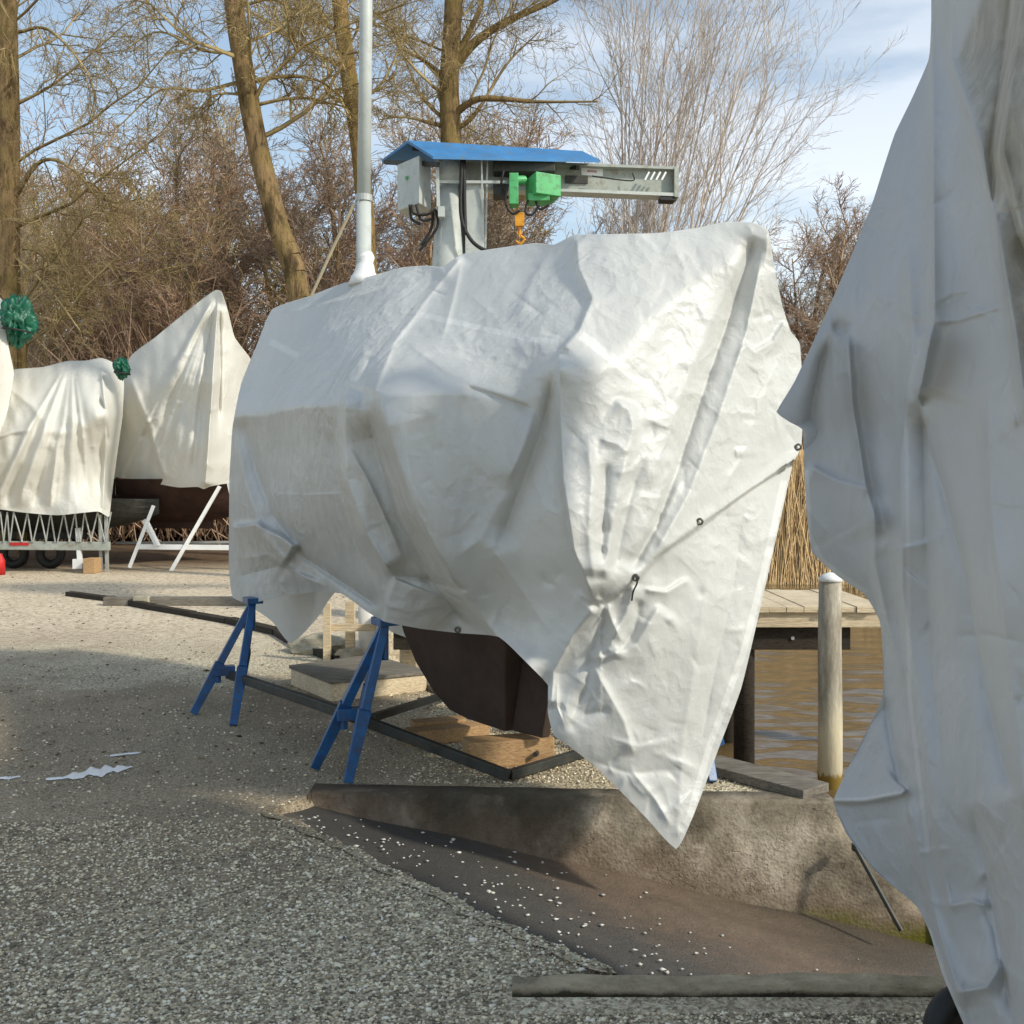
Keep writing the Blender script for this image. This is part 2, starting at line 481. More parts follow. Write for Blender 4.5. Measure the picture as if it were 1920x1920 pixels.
TW_LICHEN = twig('lichen_twigs', (0.2, 0.145, 0.065), (0.44, 0.34, 0.17))
REED = twig('dry_reed', (0.5, 0.33, 0.15), (0.85, 0.65, 0.38))

# ------------------------------------------------------------------ the ground and the water
WZ = -0.84
QUAY = [(1.60, 5.42), (1.13, 5.93), (-1.5, 9.41)]
EDGE = [(0.0, 3.42), (0.33, 3.50), (0.12, 3.70), (-0.12, 3.95), (-0.34, 4.22), (-0.585, 4.5), (-0.88, 4.84), (-1.16, 5.16), (-1.04, 5.40)]
land = [(-140, -30), (140, -30), (140, 3.3), (0.0, 3.3)] + EDGE + [(-1.02, 5.53)] + QUAY + [(-1.45, 10.9), (-0.1, 12.2), (0.4, 15), (2.2, 22), (6, 25.5), (20, 26), (140, 27), (140, 500), (-140, 500)]
rr = random.Random(3)
def jag(pts, i0, i1, n=7, amp=0.022):
    out = []
    for i, p in enumerate(pts):
        out.append(p)
        if i0 <= i < i1:
            q = pts[i + 1]
            for k in range(1, n):
                t = k / n
                out.append((p[0] + (q[0] - p[0]) * t + rr.uniform(-amp, amp), p[1] + (q[1] - p[1]) * t + rr.uniform(-amp, amp)))
    return out
land = jag(land, 5, 11)
tris = tessellate_polygon([[Vector((x, y, 0)) for x, y in land]])
bm = bmesh.new()
vt = [bm.verts.new((x, y, 0)) for x, y in land]
vb = [bm.verts.new((x, y, -1.6)) for x, y in land]
for t in tris:
    try: bm.faces.new([vt[i] for i in t])
    except ValueError: pass
for i in range(len(land)):
    j = (i + 1) % len(land)
    bm.faces.new((vt[i], vt[j], vb[j], vb[i]))
bmesh.ops.recalc_face_normals(bm, faces=bm.faces)
me = bpy.data.meshes.new('ground'); bm.to_mesh(me); bm.free()
up = sum(1 for p in me.polygons if p.normal.z > 0.9); dn = sum(1 for p in me.polygons if p.normal.z < -0.9)
if dn > up: me.flip_normals()
prop(link_mesh('ground', me, GRAVEL), kind='structure')

gx = np.concatenate([[-8, -3], np.linspace(0.4, 5.2, 120), [7, 9, 12, 20, 60, 140]])
gy = np.concatenate([[2.0, 4.0], np.linspace(4.9, 12.5, 210), np.linspace(12.6, 26, 130), [30, 45]])
GX, GY = np.meshgrid(gx, gy, indexing='ij')
rw_ = np.random.default_rng(2)
H_ = np.zeros_like(GX)
for k in range(26):
    lam = rw_.uniform(0.16, 0.75); a_ = rw_.normal(1.45, 0.45); ph = rw_.uniform(0, 6.28)
    H_ += 0.0056 * lam * np.sin(2 * np.pi / lam * (GX * np.cos(a_) * 0.7 + GY * np.sin(a_)) + ph)
V_ = np.stack([GX, GY, WZ + H_], -1).reshape(-1, 3)
ix = np.arange(GX.size).reshape(GX.shape)
F_ = np.stack([ix[:-1, :-1], ix[1:, :-1], ix[1:, 1:], ix[:-1, 1:]], -1).reshape(-1, 4)
prop(link_mesh('water', mesh_np('water', V_, F_), WATER, smooth=True), kind='structure')

# slipway ramp: falls away to the right towards the water
def rz(x): return -0.05 - 0.2 * (x + 1.05) if x > -1.25 else -0.01
nx, ny = 90, 44
vs, fs = [], []
for i in range(nx + 1):
    x = -1.3 + 5.6 * i / nx
    for j in range(ny + 1):
        y = 3.40 + (5.56 - 3.40) * j / ny
        vs.append((x, y, rz(x) + 0.006 * math.sin(x * 7 + y * 3) + 0.004 * math.sin(y * 19 + x * 2)))
for i in range(nx):
    for j in range(ny):
        a = i * (ny + 1) + j
        fs.append((a, a + ny + 1, a + ny + 2, a + 1))
prop(link_mesh('slipway', mesh_np('slipway', vs, fs), RAMPM, smooth=True), kind='structure')

# gravel slumping over the ramp's edge
vs, fs = [], []
ed = [p for p in land[5:land.index((-1.04, 5.40)) + 1]]
for k, (x, y) in enumerate(ed):
    n = Vector((0.74, 0.67))
    w = 0.07 + 0.05 * rr.random()
    vs.append((x - 0.05, y - 0.045, 0.008))
    vs.append((x + n.x * w * 0.25, y + n.y * w * 0.25, -0.01 - 0.02 * rr.random()))
    x2, y2 = x + n.x * w, y + n.y * w
    vs.append((x2, y2, min(-0.02, rz(x2) - 0.01)))
for k in range(len(ed) - 1):
    for j in range(2):
        a = k * 3 + j
        fs.append((a, a + 1, a + 4, a + 3))
o = link_mesh('gravel_bank', mesh_np('gravel_bank', vs, fs), GRAVEL)
prop(o, 'grey gravel slumping over the edge of the concrete boat ramp', 'gravel bank', kind='stuff')

# slipway side wall (far side), its slanted end by the water
wl_t = root('slipway_wall', (0.3, 5.42, 0), 'stained concrete wall on the far side of the boat ramp with green algae at its foot', 'wall')
yf = lambda x: 5.42 - 0.065 * (x + 1.0)
N = 60
vs, fs = [], []
prof = []
for i in range(N + 1):
    x = -1.02 + (2.06 + 1.02) * i / N
    zt = 0.0
    if x > 1.62: zt = -0.06 - (x - 1.62) * 1.05
    if x > 1.98: zt = min(zt, -0.45)
    prof.append((x, zt + 0.0015 * math.sin(x * 17)))
for x, zt in prof:
    y0 = yf(x)
    zt += 0.012
    for (yy_, zz) in ((y0 + 0.16, -1.4), (y0 + 0.16, zt), (y0 + 0.012, zt), (y0, zt - 0.014)):
        vs.append((x, yy_, zz))
    for k in range(1, 9):
        vs.append((x, y0 - 0.004 * k / 8, zt - 0.014 - k * 0.17))
K = 12
for i in range(N):
    for k in range(K - 1):
        a = i * K + k
        fs.append((a, a + 1, a + K + 1, a + K))
me = mesh_np('wall', vs, fs)
link_mesh('wall_face', me, CONCRETE, wl_t, smooth=False)
b = B(); b.box(-1.035, -1.021, 5.4, 5.6, -0.3, 0.008); b.box(2.062, 2.074, 5.2, 5.4, -1.4, -0.46)
b.build('wall_end', CONCRETE, wl_t)
b = B(); b.tube([P(1602, 1585, 5.15), P(1690, 1745, 4.98)], 0.012, 8)
b.box(P(1594, 1570, 5.2).x, P(1606, 1570, 5.2).x, 5.15, 5.18, P(0, 1590, 5.2).z, P(0, 1578, 5.2).z)
prop(b.build('mooring_bar', DARKSTEEL), 'thin rusty rod leaning on the end of the ramp wall', 'rod')

# near kerb of the slipway
b = B()
pts = []
n = 46
for i in range(n):
    x = 0.0 + 3.4 * i / (n - 1)
    pts.append(x)
for i in range(n - 1):
    def lp(x, k):
        w = 0.007 * math.sin(x * 9) + 0.004 * math.sin(x * 37)
        h = -0.014 + 0.005 * math.sin(x * 7 + 1) + 0.003 * math.sin(x * 57) - 0.02 * max(0, 0.25 - x) * 3
        return [Vector((x, 3.295 + w, -1.2)), Vector((x, 3.40, -1.2)), Vector((x, 3.405, 0.036 + h)), Vector((x, 3.325 + w, 0.038 + h)), Vector((x, 3.308 + w, 0.022 + h))]
    b.hull(lp(pts[i], 0), lp(pts[i + 1] - 0.0001, 0))
KERB0 = plain('mossy_kerb_concrete', (0.2, 0.17, 0.125), 0.9, 0.2, 0, 0.4, 3, 0.01, (0.04, 0.032, 0.02))
m = M('kerb_concrete', 0.9, 0.2)
X, Y, Z = m.xyz()
n2 = m.noise(5, 9, 0.75)
base = m.ramp(n2, [(0.35, (0.42, 0.34, 0.22)), (0.6, (0.78, 0.66, 0.46))])
m.color(m.mix(m.ramp(m.math('ADD', m.math('MULTIPLY', Z, -14.0), m.math('MULTIPLY', n2, 0.9)), [(0.22, 0.0), (0.40, 0.9)]), base, (0.035, 0.028, 0.014)))
m.bump(n2, 0.03); m.bump(m.noise(40, 6, 0.7), 0.008)
KERB = m.m
prop(b.build('kerb', KERB), 'low broken concrete kerb between the gravel and the boat ramp nearest the camera', 'kerb')

# loose stones on the near gravel and flakes on the ramp
def stones(name, pts, size, mat, flat=0.6):
    octv = np.array([(1, 0, 0), (-1, 0, 0), (0, 1, 0), (0, -1, 0), (0, 0, 1), (0, 0, -1)], float)
    octf = np.array([(0, 2, 4), (2, 1, 4), (1, 3, 4), (3, 0, 4), (2, 0, 5), (1, 2, 5), (3, 1, 5), (0, 3, 5)])
    n = len(pts)
    s = size * RNG.lognormal(0, 0.3, n)[:, None, None]
    v = octv[None] * (0.7 + 0.6 * RNG.random((n, 6, 1))) * s
    v += RNG.normal(0, 0.16, (n, 6, 3)) * s
    v[:, :, 2] *= flat
    a = RNG.random(n) * 6.28
    ca, sa = np.cos(a)[:, None], np.sin(a)[:, None]
    x, y = v[:, :, 0] * ca - v[:, :, 1] * sa, v[:, :, 0] * sa + v[:, :, 1] * ca
    v[:, :, 0], v[:, :, 1] = x, y
    v += np.asarray(pts)[:, None, :]
    f = octf[None] + (np.arange(n) * 6)[:, None, None]
    return mesh_np(name, v.reshape(-1, 3), f.reshape(-1, 3))
def inside(x, y, poly):
    c = False
    for i in range(len(poly)):
        x1, y1 = poly[i]; x2, y2 = poly[i - 1]
        if (y1 > y) != (y2 > y) and x < (x2 - x1) * (y - y1) / (y2 - y1) + x1: c = not c
    return c
sp = []
r2 = random.Random(11)
while len(sp) < 52000:
    y = 2.6 + 6.6 * r2.random() ** 1.7
    x = r2.uniform(-0.52, 0.52) * y
    if x < -0.35 - 0.25 * abs(y - 6.5) and 5.0 < y < 9.2 and r2.random() < 0.85: continue
    if 3.2 < y < 3.42 and x > -0.02: continue
    if inside(x, y, land) and not (5.3 < y < 5.62 and -1.05 < x < 1.7): sp.append((x, y, 0.002))
prop(link_mesh('gravel', stones('gravel', sp, 0.0064, PEBBLE), PEBBLE), 'loose grey and tan gravel stones covering the yard', 'gravel', kind='stuff')
sp = []
while len(sp) < 420:
    t = r2.random(); y = r2.uniform(3.5, 5.35); x = -1.1 + 3.0 * r2.random() ** 0.9
    cx = -0.7 + (5.2 - y) * 0.95
    if abs(x - cx) > 0.75 * abs(r2.gauss(0, 0.9)) + 0.12: continue
    if inside(x, y, land): continue
    sp.append((x, y, rz(x) + 0.008))
for i in range(len(ed) - 2):
    for k in range(9):
        x, y = ed[i]; w = abs(r2.gauss(0.03, 0.07))
        x += 0.74 * w + r2.uniform(-.04, .04); y += 0.67 * w
        if not inside(x, y, land): sp.append((x, y, max(rz(x), -w * 3) + 0.006))
lf = []
while len(lf) < 1100:
    y = 5.5 + 13.5 * r2.random() ** 0.8; x = r2.uniform(-0.5, 0.35) * y
    if inside(x, y, land) and (math.sin(x * 1.3 + y * 0.7) + math.sin(y * 1.9 - x * 0.6)) > r2.uniform(-2.2, 1.2): lf.append((x, y, 0.006))
LEAF = twig_ = None
m = M('dead_leaves', 0.9, 0.1)
gi = m.n.new('ShaderNodeNewGeometry')
m.color(m.ramp(gi.outputs['Random Per Island'], [(0.0, (0.05, 0.03, 0.016)), (0.6, (0.16, 0.10, 0.05)), (1.0, (0.34, 0.24, 0.13))]))
prop(link_mesh('leaf_litter', stones('leaves', lf, 0.010, m.m, 0.3), m.m), 'dead leaves and bark scraps strewn over the yard gravel', 'leaf litter', kind='stuff')
FLAKE = plain('pale_stone_chips', (0.62, 0.6, 0.54), 0.7, 0.3, 0, 0.4, 3, 0)
prop(link_mesh('stone_chips', stones('chips', sp, 0.0085, FLAKE, 0.4), FLAKE), 'pale stone chips scattered over the dark boat ramp', 'stone chips', kind='stuff')

# melting ice streak on the wet track
ri = random.Random(5)
def streak(name, ctr, label):
    """thin ragged skin of ice: centre line with half-widths, in columns/rows of the yard seen from the gate"""
    bi = B(); up_, lo_, mid_ = [], [], []
    n = len(ctr)
    m_ = (n - 1) * 12
    for i in range(m_ + 1):
        u = i / 12; k = min(int(u), n - 2); f = u - k
        x, y, w = [ctr[k][j] + (ctr[k + 1][j] - ctr[k][j]) * f for j in range(3)]
        w1 = w * (0.55 + 0.25 * math.sin(u * 5.1) + 0.07 * math.sin(u * 11.3 + 2)); w2 = w * (0.55 + 0.25 * math.sin(u * 3.7 + 1) + 0.08 * math.sin(u * 9.1))
        a_, c_, q = G(x, y - w1), G(x, y + w2), G(x, y)
        up_.append(bi.bm.verts.new((a_.x, a_.y, 0.005))); lo_.append(bi.bm.verts.new((c_.x, c_.y, 0.005))); mid_.append(bi.bm.verts.new((q.x, q.y, 0.010 + ri.uniform(0, .003))))
    for i in range(m_):
        bi.bm.faces.new((up_[i], up_[i + 1], mid_[i + 1], mid_[i])); bi.bm.faces.new((mid_[i], mid_[i + 1], lo_[i + 1], lo_[i]))
    prop(bi.build(name, ICE, smooth=True), label, 'ice patch', 'thin ice on the wet gravel')
streak('ice_patch', [(86, 1463, 1.5), (120, 1460, 6), (150, 1454, 10), (176, 1449, 14), (200, 1446, 13), (220, 1443, 9), (246, 1440, 2)], 'broad thin white streak of melting ice on the wet gravel at the left')
streak('ice_patch', [(-30, 1458, 4), (0, 1461, 4.5), (20, 1460, 3), (38, 1458, 1)], 'narrow streak of ice cut by the left edge of the picture')
streak('ice_patch', [(206, 1419, 1), (232, 1416, 3), (262, 1413, 1)], 'tiny sliver of ice just beyond the broad streak')

# ------------------------------------------------------------------ tarpaulins: sheets with modelled folds
def rbf(ctrl):
    c = np.array(ctrl, float)
    xy = c[:, :2] / 500.0; n = len(c)
    def k(r2): return 0.5 * r2 * np.log(r2 + 1e-9)
    D = ((xy[:, None] - xy[None]) ** 2).sum(-1)
    A = np.zeros((n + 3, n + 3)); A[:n, :n] = k(D) + np.eye(n) * 1e-4
    A[:n, n] = 1; A[:n, n + 1:] = xy; A[n, :n] = 1; A[n + 1:, :n] = xy.T
    w = np.linalg.solve(A, np.concatenate([c[:, 2], np.zeros(3)]))
    def f(px, py):
        q = np.stack([px, py], -1) / 500.0
        out = w[n] + q @ w[n + 1:]
        for i in range(n):
            out = out + w[i] * k(((q - xy[i]) ** 2).sum(-1))
        return out
    return f

def catmull(knots, n, sm=0.6):
    k = np.array(knots, float)
    u = np.linspace(0, len(k) - 1, n)
    i = np.clip(u.astype(int), 0, len(k) - 2); t = (u - i)[:, None]
    kk = np.vstack([2 * k[0] - k[1], k, 2 * k[-1] - k[-2]])
    p0, p1, p2, p3 = kk[i], kk[i + 1], kk[i + 2], kk[i + 3]
    cm = 0.5 * (2 * p1 + (p2 - p0) * t + (2 * p0 - 5 * p1 + 4 * p2 - p3) * t ** 2 + (3 * p1 - p0 - 3 * p2 + p3) * t ** 3)
    lin = p1 + (p2 - p1) * t
    return sm * cm + (1 - sm) * lin

def vnoise(x, y, seed):
    xi, yi = np.floor(x).astype(np.int64), np.floor(y).astype(np.int64)
    fx, fy = x - xi, y - yi
    fx, fy = fx * fx * (3 - 2 * fx), fy * fy * (3 - 2 * fy)
    def h(a, b):
        v = np.sin(a * 127.1 + b * 311.7 + seed * 74.7) * 43758.5453
        return v - np.floor(v)
    return (h(xi, yi) * (1 - fx) + h(xi + 1, yi) * fx) * (1 - fy) + (h(xi, yi + 1) * (1 - fx) + h(xi + 1, yi + 1) * fx) * fy - 0.5

def stroke(px, py, poly, wl, wr, taper=0.25, pw=1.12):
    """profile of a fold line: 1 on the line, falling off with width wl on its left, wr on its right (facing along it)"""
    poly = np.array(poly, float)
    seg = poly[1:] - poly[:-1]; L = np.hypot(seg[:, 0], seg[:, 1]); tot = L.sum(); acc = np.concatenate([[0], np.cumsum(L)])
    best = np.full(px.shape, 1e9); sgn = np.zeros(px.shape); tt = np.zeros(px.shape)
    for i in range(len(seg)):
        d = seg[i] / L[i]
        rx, ry = px - poly[i, 0], py - poly[i, 1]
        t = rx * d[0] + ry * d[1]
        tc_ = np.clip(t, 0, L[i])
        ex, ey = rx - tc_ * d[0], ry - tc_ * d[1]
        e = np.hypot(ex, ey)
        s = d[0] * ry - d[1] * rx          # >0: right-hand side in image space (y down)
        m_ = e < best
        best = np.where(m_, e, best); sgn = np.where(m_, s, sgn); tt = np.where(m_, (acc[i] + tc_) / tot, tt)
    w = np.where(sgn > 0, wr, wl)
    tap = np.ones_like(tt)
    if taper > 0:
        tap = np.clip(tt / taper, 0, 1) * np.clip((1 - tt) / taper, 0, 1)
        tap = tap * tap * (3 - 2 * tap)
    return np.exp(-(best / w) ** pw) * tap, best, sgn, tt

def tarp_sheet(name, top, bot, dfun, folds, back=None, nu=260, nv=260, nb=40, crum=(0, 0, 0), noise=(), seams=(), mat=TARP, parent=None, bulge=0.3, seed=1, post=None, edge=None, regions=(), fgain=1.0, soft=0.6):
    T, Bt = catmull(top, nu, soft), catmull(bot, nu, soft)
    v = np.linspace(0, 1, nv)[None, :, None]
    PX = T[:, None, :] * (1 - v) + Bt[:, None, :] * v
    px, py = PX[..., 0], PX[..., 1]
    d = dfun(px, py)
    disp = np.zeros_like(d)
    for (poly, amp, wl_, wr_, *rest) in folds:
        tp = rest[0] if rest else 0.25
        disp += amp * fgain * stroke(px, py, poly, wl_ * 0.8, wr_ * 0.8, tp)[0]
    rg = np.random.default_rng(seed)
    n_c, amp_c, len_c = crum
    x0, x1, y0, y1 = px.min(), px.max(), py.min(), py.max()
    for i in range(n_c):
        cx, cy = rg.uniform(x0, x1), rg.uniform(y0, y1)
        a = rg.normal(1.2, 0.75); l = len_c * rg.uniform(0.3, 1.3)
        bend = rg.normal(0, 0.16) * l
        pl = [(cx - math.cos(a) * l, cy - math.sin(a) * l), (cx - math.sin(a) * bend, cy + math.cos(a) * bend), (cx + math.cos(a) * l, cy + math.sin(a) * l)]
        sel = (np.abs(px - cx) < l * 1.5 + 20) & (np.abs(py - cy) < l * 1.5 + 20)
        if not sel.any(): continue
        w1, w2 = rg.uniform(2.5, 7), rg.uniform(5, 26)
        if rg.random() < 0.5: w1, w2 = w2, w1
        disp[sel] += amp_c * rg.normal(0, 1) * stroke(px[sel], py[sel], pl, w1, w2, 0.45)[0]
    for (sx, sy, amp, ridged) in noise:
        nzv = vnoise(px / sx, py / sy, seed * 3.1 + sx)
        disp += amp * ((0.5 - np.abs(nzv) * 2) if ridged else nzv * 2)
    if post is not None: disp += post(px, py)
    if edge is not None:   # where the cloth ends, fade the free displacement
        disp *= np.clip(np.minimum(v[..., 0], 1) / edge, 0, 1)
    for _ in range(1):                                   # take the stair-steps out of sharp folds
        for ax_ in (0, 1):
            q = np.pad(disp, [(1, 1) if k == ax_ else (0, 0) for k in range(2)], mode='edge')
            disp = (np.take(q, range(0, disp.shape[ax_]), ax_) + 2 * disp + np.take(q, range(2, disp.shape[ax_] + 2), ax_)) / 4
    d = d - disp
    seam = np.zeros_like(d)
    for (poly, w, *amt) in seams:
        s_, best, _, tt = stroke(px, py, poly, w, w, 0.0)
        seam = np.maximum(seam, (best < w).astype(float) * (amt[0] if amt else 1.0) * ((tt > 0.001) & (tt < 0.999)))
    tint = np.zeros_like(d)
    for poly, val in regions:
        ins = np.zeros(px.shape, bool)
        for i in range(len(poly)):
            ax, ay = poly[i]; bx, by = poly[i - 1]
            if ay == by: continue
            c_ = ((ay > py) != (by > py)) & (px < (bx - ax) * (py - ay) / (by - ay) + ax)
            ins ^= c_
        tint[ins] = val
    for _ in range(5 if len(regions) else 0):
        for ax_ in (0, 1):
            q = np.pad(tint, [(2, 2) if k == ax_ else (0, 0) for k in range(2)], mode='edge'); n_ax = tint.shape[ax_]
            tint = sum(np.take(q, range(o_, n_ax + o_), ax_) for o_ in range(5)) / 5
    X = (px - 960) * d / F; Z = CAMH - (py - HOR) * d / F
    V = np.stack([X, d, Z], -1)                       # nu, nv, 3
    cols = [V]
    sm = [seam]; tm = [tint]
    if back is not None:
        bk = catmull(back, nu)                        # px,py,d
        bp = np.stack([(bk[:, 0] - 960) * bk[:, 2] / F, bk[:, 2], CAMH - (bk[:, 1] - HOR) * bk[:, 2] / F], -1)
        t = np.linspace(1, 0, nb + 1)[:-1][None, :, None]      # 1 at back hem .. 0 at ridge
        tp = V[:, :1, :]
        Bk = tp * (1 - t) + bp[:, None, :] * t
        span = np.abs(tp[..., 2] - bp[:, None, 2])[..., None]
        outd = bp[:, None, :] - tp; outd = outd.copy(); outd[..., 2] = 0
        Bk[..., 2:3] += span * 0.5 * bulge * np.sin(np.pi * t)
        Bk += outd * 0.45 * np.sin(np.pi * t)
        Bk[..., 1] += 0.03 * vnoise(np.arange(nu)[:, None] / 9.0 + 0 * t[..., 0], t[..., 0] * 2, 5) * np.sin(np.pi * t[..., 0])
        cols = [Bk, V]; sm = [np.zeros(Bk.shape[:2]), seam]; tm = [np.zeros(Bk.shape[:2]), tint]
    V = np.concatenate(cols, 1); sm = np.concatenate(sm, 1); tm = np.concatenate(tm, 1)
    n1, n2 = V.shape[:2]
    idx = np.arange(n1 * n2).reshape(n1, n2)
    f = np.stack([idx[:-1, :-1], idx[:-1, 1:], idx[1:, 1:], idx[1:, :-1]], -1).reshape(-1, 4)
    me = mesh_np(name, V.reshape(-1, 3), f)
    at = me.attributes.new('seam', 'FLOAT', 'POINT')
    if len(me.vertices) == n1 * n2: at.data.foreach_set('value', sm.reshape(-1).astype(np.float32))
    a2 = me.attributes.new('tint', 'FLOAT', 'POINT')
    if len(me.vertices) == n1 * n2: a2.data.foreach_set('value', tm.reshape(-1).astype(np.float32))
    o = link_mesh(name, me, mat, parent, smooth=True)
    def at_px(x, y, off=0.01):
        k = np.argmin((px - x) ** 2 + (py - y) ** 2)
        dd = d.reshape(-1)[k] - off
        return P(x, y, dd)
    return o, at_px

def smax(a, b, k=0.06):
    h = np.clip(0.5 + 0.5 * (a - b) / k, 0, 1)
    return b * (1 - h) + a * h + k * h * (1 - h)

# ---- the big white tarpaulin over the nearest yacht
top = [(430, 900), (436, 800), (452, 720), (480, 650), (510, 580), (580, 555), (640, 532), (700, 516), (755, 501), (800, 498), (830, 500), (865, 477), (920, 467), (1000, 456), (1040, 458),
       (1075, 441), (1130, 439), (1230, 437), (1300, 428), (1360, 416), (1410, 417), (1440, 432), (1452, 500), (1466, 570), (1482, 620), (1500, 647), (1506, 760), (1503, 832)]
bot = [(430, 905), (429, 1060), (436, 1120), (470, 1131), (530, 1118), (590, 1110), (640, 1113), (690, 1148), (722, 1166), (790, 1179), (860, 1187), (935, 1194), (985, 1240), (1030, 1288), (1027, 1335),
       (1038, 1378), (1060, 1394), (1110, 1432), (1160, 1480), (1210, 1532), (1268, 1592), (1300, 1530), (1345, 1410), (1390, 1290), (1428, 1130), (1462, 980), (1486, 872), (1498, 848)]
side = rbf([(440, 560, 7.6), (540, 560, 6.3), (640, 520, 5.4), (715, 500, 4.86), (850, 480, 4.75), (1000, 450, 4.68), (1075, 440, 4.72), (1250, 430, 5.0), (1410, 415, 5.12), (1440, 430, 5.14),
            (430, 900, 8.15), (432, 800, 8.05), (452, 775, 7.6), (540, 765, 6.5), (640, 757, 5.55), (715, 742, 4.98), (850, 735, 4.88), (1000, 755, 4.78), (1050, 700, 4.64),
            (432, 980, 8.1), (500, 950, 7.1), (570, 950, 6.35), (640, 950, 5.75), (760, 950, 5.0), (900, 950, 4.9), (1055, 950, 4.62),
            (432, 1118, 8.0), (470, 1130, 7.5), (560, 1112, 6.9), (640, 1112, 6.25), (722, 1166, 5.65), (860, 1187, 5.5), (935, 1193, 5.25), (1030, 1288, 4.86), (1035, 1375, 4.8), (1110, 1432, 4.82),
            (1270, 1592, 4.86), (1345, 1410, 4.98), (1428, 1130, 5.08), (1485, 870, 5.2), (1500, 645, 5.28), (1150, 700, 4.72), (1250, 600, 4.92), (1250, 850, 4.80), (1250, 1100, 4.78), (1400, 700, 5.08),
            (1400, 900, 5.06), (1130, 1100, 4.66), (1200, 1300, 4.80), (830, 1100, 5.15), (1330, 1200, 4.92)])
topf = rbf([(430, 900, 8.15), (452, 720, 8.1), (510, 580, 8.0), (640, 531, 7.15), (755, 500, 6.6), (865, 476, 6.15), (1000, 456, 5.75), (1075, 440, 5.45), (1230, 436, 5.25), (1400, 415, 5.2), (1440, 430, 5.15),
            (455, 775, 7.6), (540, 765, 6.5), (640, 757, 5.55), (715, 742, 4.98), (850, 735, 4.88), (1000, 755, 4.78), (1050, 680, 4.72), (1150, 640, 4.78), (1300, 600, 4.92), (1440, 560, 5.05),
            (470, 1130, 5.6), (640, 1100, 4.1), (860, 1100, 3.7), (1050, 1100, 3.9), (1250, 1100, 4.2), (1430, 1100, 4.6), (1270, 1590, 3.6)])
def dmain(px, py): return smax(side(px, py), topf(px, py), 0.035)
def mainpost(px, py):
    # upper layer ends on a diagonal hem; below it the under layer lies 3 cm deeper
    s_, best, sg, tt = stroke(px, py, [(1520, 846), (1490, 863), (1400, 922), (1312, 986), (1235, 1040), (1195, 1086), (1128, 1132)], 10, 10, 0.0)
    under = (sg < 0) & (px > 1128)          # below-right of the hem
    fall = np.exp(-(best / 120.0) ** 2)
    k = np.clip(best / 3.0, 0, 1)
    out = np.where(under, -0.035 * k * fall, 0.012 * np.exp(-(best / 16.0) ** 2) * (px > 1128))
    return out
